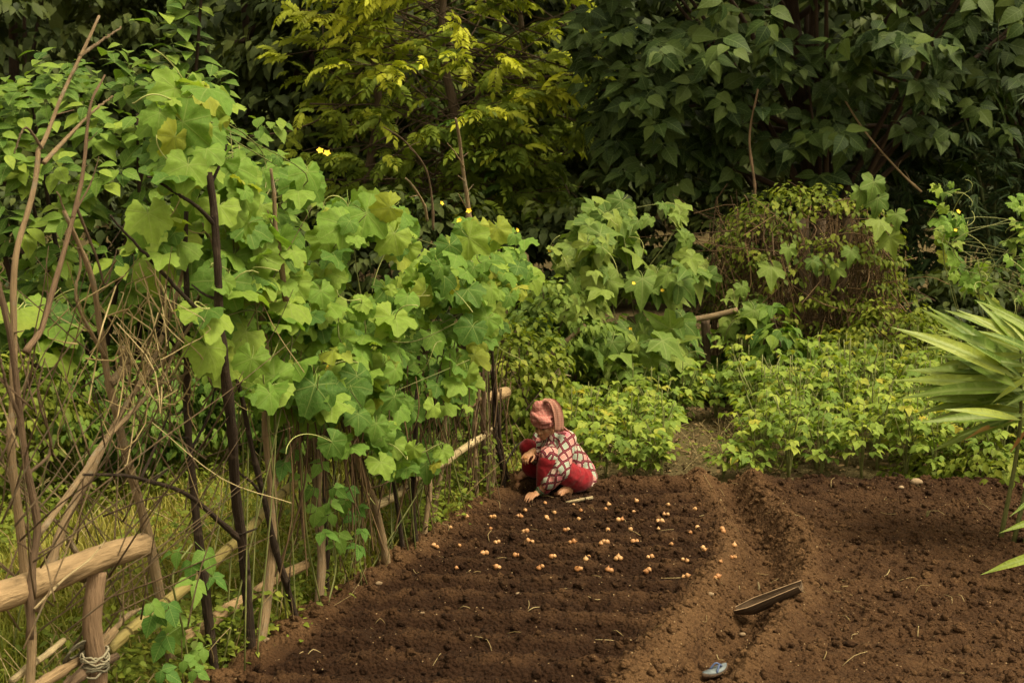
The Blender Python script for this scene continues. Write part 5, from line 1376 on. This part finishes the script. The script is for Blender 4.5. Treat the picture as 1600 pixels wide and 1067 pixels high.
hdR = nrm(np.array([-.35, -.55, -.15])); hands += hand(J['wrR'], hdR, nrm(np.array([-.2, -.1, -1.0])), 1, .75)
arms = [limb([J['shL'], J['elL']], [.052, .042], 8), limb([J['elL'], (J['elL'] + J['wrL']) / 2 + [0, 0, .004], J['wrL']], [.044, .041, .026], 10), limb([J['shR'], J['elR']], [.052, .042], 8), limb([J['elR'], J['wrR']], [.042, .026], 8)]
torso = [limb([(J['hipL'] + J['hipR']) / 2, J['belly'], J['chest'], J['neck']], [.13, .115, .12, .06], 12, 16), limb([J['shL'], J['chest'], J['shR']], [.055, .09, .055], 9)]
legs = []; feet = []
for s in 'LR':
    legs += [limb([J['hip' + s], J['knee' + s]], [.085, .058], 9), limb([J['knee' + s], (J['knee' + s] + J['ank' + s]) / 2 - fD * .012, J['ank' + s]], [.055, .052, .034], 10)]
    a = J['ank' + s]; fd = nrm(fD + lD * (.25 if s == 'L' else -.2)); sd2 = np.cross(fd, uD); g = lambda f_, s_, z: on_soil(a + fd * f_ + sd2 * s_, z)
    feet += [limb([a, g(-.025, 0, .035)], [.036, .034], 6), limb([g(-.03, 0, .030), g(.06, 0, .038), g(.13, 0, .02)], [.032, .036, .026], 9), el(g(.12, 0, .018), (.046, .03, .016), np.stack([sd2, fd, uD], -1))]
    for k, o in enumerate((-.034, -.014, .004, .02, .034)):
        feet.append(limb([g(.135, o, .016), g(.165 - .007 * k, o * 1.1, .010)], [.010 + (.004 if k == 0 else 0), .009], 5, 8))

def mat_cloth(name, a, b, scale=300, rough=.85):
    m, nt = new_mat(name); g = NT(nt); pos = g.n("NewGeometry").outputs['Position']
    f_ = g.noise(pos, 26, 4); col = g.ramp(f_, [(.3, a), (.7, b)])
    p = g.n("BsdfPrincipled"); g.put(p.inputs['Base Color'], col); p.inputs['Roughness'].default_value = rough; p.inputs['Specular IOR Level'].default_value = .2
    p.inputs['Sheen Weight'].default_value = .15
    g.l(g.bump(g.noise(pos, scale, 2), .25, .003), p.inputs['Normal']); g.out(p.outputs[0]); return m
def mat_diamonds():
    m, nt = new_mat("diamond_print"); g = NT(nt); uv = g.n("UVMap").outputs[0]; sp = g.n("SeparateXYZ"); g.l(uv, sp.inputs[0])
    U = g.m('MULTIPLY', sp.outputs[0], 1 / .076); Vv = g.m('MULTIPLY', sp.outputs[1], 1 / .106)
    p_ = g.m('ADD', U, Vv); q_ = g.m('SUBTRACT', U, Vv)
    fp_ = g.m('ABSOLUTE', g.m('SUBTRACT', g.m('FRACT', p_), .5)); fq_ = g.m('ABSOLUTE', g.m('SUBTRACT', g.m('FRACT', q_), .5))
    e = g.m('MAXIMUM', fp_, fq_)
    cb = g.n("CombineXYZ"); g.l(g.m('FLOOR', p_), cb.inputs[0]); g.l(g.m('FLOOR', q_), cb.inputs[1])
    wnn = g.n("TexWhiteNoise", noise_dimensions='2D'); g.l(cb.outputs[0], wnn.inputs['Vector'])
    rp = g.n("ValToRGB"); rp.color_ramp.interpolation = 'CONSTANT'; els = rp.color_ramp.elements
    cols = [(0, (.56, .22, .20)), (.3, (.26, .36, .29)), (.52, (.52, .40, .33)), (.64, (.52, .15, .19)), (.82, (.33, .40, .31))]
    while len(els) < 5: els.new(.5)
    for k, (t, c) in enumerate(cols): els[k].position = t; els[k].color = (*c, 1)
    g.l(wnn.outputs['Value'], rp.inputs[0])
    fl_ = g.noise(uv, 130, 2); cell = g.mix(g.rng(fl_, .52, .6, 0, .55), rp.outputs[0], (.45, .12, .12))
    cream = g.m('MULTIPLY', g.m('GREATER_THAN', e, .31), g.m('LESS_THAN', e, .335)); col = g.mix(cream, cell, (.70, .58, .48))
    col = g.mix(g.m('GREATER_THAN', e, .335), col, (.07, .012, .02))
    thin = g.m('MULTIPLY', g.m('GREATER_THAN', e, .455), g.m('LESS_THAN', e, .49)); col = g.mix(g.m('MULTIPLY', thin, .7), col, (.30, .06, .08))
    p = g.n("BsdfPrincipled"); g.put(p.inputs['Base Color'], col); p.inputs['Roughness'].default_value = .85; p.inputs['Specular IOR Level'].default_value = .2
    g.out(p.outputs[0]); return m
def mat_check(name, a, b, c, freq):
    m, nt = new_mat(name); g = NT(nt); tc = g.n("TexCoord").outputs['Object']; sp = g.n("SeparateXYZ"); g.l(tc, sp.inputs[0])
    n0 = g.noise(tc, 9, 2); col = g.mix(n0, a, tuple(x * .7 for x in a))
    for ax_, off in ((0, .2), (2, .1)):
        k = g.m('FRACT', g.m('MULTIPLY', g.m('ADD', sp.outputs[ax_], g.m('MULTIPLY', sp.outputs[1], off)), freq))
        col = g.mix(g.m('MULTIPLY', g.m('LESS_THAN', k, .22), .55), col, b); col = g.mix(g.m('MULTIPLY', g.m('GREATER_THAN', k, .86), .5), col, c)
    p = g.n("BsdfPrincipled"); g.put(p.inputs['Base Color'], col); p.inputs['Roughness'].default_value = .85; p.inputs['Specular IOR Level'].default_value = .2
    g.l(g.bump(g.noise(tc, 40, 3), .4, .006), p.inputs['Normal']); g.out(p.outputs[0]); return m
SKIN = mat_plain("skin", (.30, .145, .075), (.36, .185, .10), 40, .5, .35, .1)
RED = mat_cloth("red_cotton", (.15, .004, .009), (.25, .007, .014))
person = blob('person', head + hands + arms + torso + legs + feet, .0052, SKIN, None, org, 3)
tag(person, 'squatting woman in a pink headscarf and diamond-patterned shirt pressing onion sets into the soil', 'person')

# trousers
tr = []
for s in 'LR':
    h, k, a = J['hip' + s], J['knee' + s], J['ank' + s]
    tr += [el(h - fD * .02 + [0, 0, -.0], (.118, .115, .105)), limb([h, k], [.105, .070], 10, 14)]
    if s == 'L': tr += [limb([k, (k + a) / 2 - fD * .03, a + [0, 0, .035]], [.068, .078, .056], 12, 14), limb([k, at_y(850, 742, 11.28 + dY), at_y(850, 762, 11.34 + dY)], [.066, .062, .058], 9, 14)]
    else: tr.append(limb([k + [0, 0, .005], (k + a) / 2 - fD * .015 + [0, 0, .01], a + [.01, -.03, .0]], [.064, .078, .092], 12, 14))
tr += [limb([J['hipL'], J['hipR']], [.11, .11], 6, 14)]
blob('trousers', tr, .008, RED, person, org, 5, .007, 11)

# shirt: torso with a flared hem, two sleeves
hipm = (J['hipL'] + J['hipR']) / 2
segs = [(hipm, J['chest']), (J['shL'], J['elL']), (J['elL'], J['wrL']), (J['shR'], J['elR']), (J['elR'], J['wrR']), (J['chest'], J['neck']), (J['chest'] + fD * .05 + [0, 0, -.02], J['kneeL'])]
bk = at_y(911, 747, 11.62 + dY)
shirt = [limb([hipm + [0.03, .03, .02], J['belly'], J['chest'], J['neck'] + [0.01, 0, -.02]], [.150, .140, .142, .078], 14, 18), limb([J['shL'], J['chest'] + [0, 0, .03], J['shR']], [.074, .10, .074], 10, 14),
         el(bk, (.118, .118, .10)), limb([J['belly'], bk, bk + [.02, -.02, -.05]], [.12, .115, .10], 8, 16),
         limb([J['shL'], J['elL'] + [0, 0, .01]], [.074, .066], 10, 14), limb([J['elL'], J['elL'] * .45 + J['wrL'] * .55], [.066, .058], 8, 14),
         limb([J['shR'], J['elR']], [.074, .064], 8, 14), limb([J['elR'], J['elR'] * .4 + J['wrR'] * .6], [.062, .052], 8, 14),
         limb([J['chest'] + fD * .05 + [0, 0, -.02], (J['chest'] + J['kneeL']) / 2 + fD * .02, J['kneeL'] - fD * .01 + [0, 0, .035]], [.10, .084, .070], 9, 14)]
def shirt_uv(P, Cn):
    best = np.full(len(P), 1e9); uv = np.zeros((len(P), 2)); off = 0.
    for k, (a, b) in enumerate(segs):
        ax = nrm(b - a); L = np.linalg.norm(b - a); t = np.clip((Cn - a) @ ax, 0, L); d = np.linalg.norm(Cn - a - t[:, None] * ax, axis=1) / (.14 if k in (0, 5) else .085 if k == 6 else .066)
        e1 = nrm(np.cross(ax, [.45, .8, .1])); e2 = np.cross(ax, e1); R = .135 if k in (0, 5) else .066
        q = P - a; ang = np.arctan2(q @ e2, q @ e1); ac = np.arctan2((Cn - a) @ e2, (Cn - a) @ e1); ang = ac + (ang - ac + np.pi) % (2 * np.pi) - np.pi
        uv_n = np.stack([.012 * fbm(P[:, 0] * 14 + P[:, 1] * 9, P[:, 2] * 14, 2, 71), .012 * fbm(P[:, 0] * 13 - P[:, 1] * 8, P[:, 2] * 15, 2, 72)], -1)
        w = d < best; best[w] = d[w]; uv[w] = np.stack([ang * R + .31 * k, q @ ax + .17 * k], -1)[w] + uv_n[w]
    return uv
blob('shirt', shirt, .008, mat_diamonds(), person, org, 5, .008, 10, shirt_uv)

# headscarf, hair, eyes, bangles
PINK = mat_check("pink_check_cloth", (.42, .15, .13), (.50, .25, .21), (.28, .09, .085), 38)
sc = [he(0, -.034, .062, (.098, .108, .088)), he(.01, -.06, .10, (.07, .07, .07))]
for tlt, zz, ry in ((.30, .060, .111), (-.22, .082, .110), (.05, .105, .098), (.5, .088, .106)):
    th_ = np.linspace(0, 2 * np.pi, 26)
    P = np.array([H_((ry - .014) * math.cos(a), -.032 + ry * math.sin(a), zz + tlt * .08 * math.cos(a + .6) - .004) for a in th_]); sc.append(tube(P, .017, 8, False)[:2])
sc += [limb([H_(-.02, .070, .105), H_(-.06, .080, .10), H_(-.098, .045, .075)], [.026, .032, .016], 7, 10), he(.035, -.045, .135, (.062, .062, .056)), limb([H_(.07, .02, .115), H_(.02, .062, .115), H_(-.05, .07, .115)], [.015, .018, .014], 7, 8)]
blob('headscarf', sc, .0055, PINK, person, org, 4, .007, 26)
TAN = mat_check("tan_check_cloth", (.36, .17, .125), (.42, .25, .19), (.27, .10, .085), 55)
def drape(path, widths, wdir, th_=.012, m=16, n=9):
    """a hanging fold of cloth: a curved band with thickness"""
    P = smooth_path(path, m); W = np.interp(np.linspace(0, 1, m), np.linspace(0, 1, len(widths)), widths); T = nrm(np.gradient(P, axis=0)); S = nrm(np.cross(T, np.cross(wdir, T))); N = np.cross(T, S)
    V = []
    for sgn in (1, -1):
        for i in range(m):
            for j in range(n):
                u = j / (n - 1) - .5; V.append(P[i] + S[i] * u * W[i] + N[i] * (sgn * th_ / 2 + .014 * math.sin(u * 13 + i * .18) + -.10 * W[i] * (2 * u) ** 2))
    ix = np.arange(m * n).reshape(m, n); K = m * n; Qf = []
    for i in range(m - 1):
        for j in range(n - 1): a_ = ix[i, j]; Qf += [[a_, a_ + 1, a_ + n + 1, a_ + n], [a_ + K, a_ + n + K, a_ + n + 1 + K, a_ + 1 + K]]
    for i in range(m - 1):
        for j in (0, n - 1): Qf.append([ix[i, j], ix[i + 1, j], ix[i + 1, j] + K, ix[i, j] + K])
    for j in range(n - 1):
        for i in (0, m - 1): Qf.append([ix[i, j], ix[i, j + 1], ix[i, j + 1] + K, ix[i, j] + K])
    return np.array(V), np.array(Qf)
v, f = drape([at_y(*q) for q in ((850, 626, 11.33 + dY), (861, 627, 11.30 + dY), (869, 638, 11.285 + dY), (873, 655, 11.28 + dY), (874, 674, 11.28 + dY))], [.05, .07, .09, .095, .09], np.array([.8, .6, .05]))
part('scarf_tail', MB().add(v, f), TAN, person)
v, f = drape([H_(.05, -.10, .13), H_(.06, -.135, .05), at_y(872, 672, 11.44 + dY), at_y(889, 688, 11.38 + dY)], [.09, .12, .14, .13], np.array([.7, -.6, .2]))
part('scarf_tail', MB().add(v, f), TAN, person)
HAIR = mat_plain("black_hair", (.008, .006, .005), (.02, .015, .012), 90, .45, .5)
hp = MB(); hp.add(*he(0, -.014, .034, (.0785, .0945, .088)))
hv, hf, _ = ellipsoid((0, 0, 0), np.array([.079, .095, .090]), None, 22, 14)
loc = hv; keepf = [(loc[f_].mean(0)[2] > .028 or loc[f_].mean(0)[1] < .0) for f_ in hf]
hair = MB().add(hv @ HR.T + H_(0, -.013, .032), hf[np.array(keepf)]); part('hair', hair, HAIR, person)
for sx in (-1, 1):
    part('eye', MB().add(*he(sx * .029, .0745, .012, (.013, .009, .006))), mat_plain("dark_eye", (.02, .013, .01), (.05, .03, .02), 60, .3) if sx < 0 else bpy.data.materials["dark_eye"], person)
    part('eyebrow', MB().add(*limb([H_(sx * .014, .087, .036), H_(sx * .03, .087, .042), H_(sx * .048, .077, .036)], [.003, .004, .0025], 6, 6)), HAIR, person)
axw = nrm(J['elL'] - J['wrL']); e1 = nrm(np.cross(axw, uD)); e2 = np.cross(axw, e1)
for k, c in enumerate(((.05, .16, .06), (.10, .02, .03), (.06, .18, .08), (.12, .03, .03))):
    th_ = np.linspace(0, 2 * np.pi, 24); cc = J['wrL'] + axw * (.012 + .0095 * k); rr = .0325 + .002 * k
    P = cc + rr * (np.cos(th_)[:, None] * e1 + np.sin(th_)[:, None] * e2)
    part('bangle', MB().add(*tube(P, .0042, 6, False)), mat_plain("bangle_glass", c, tuple(x * 1.4 for x in c), 20, .2, .5, 0), person)
o = link('onion_set', OM[1], None, J['wrR'] + hdR * .1 + [0, 0, -.012]); o.scale = (.021,) * 3; o.rotation_euler = (1.3, .2, .6)
tag(o, 'onion set held in the woman\'s raised hand at her knee', 'onion')
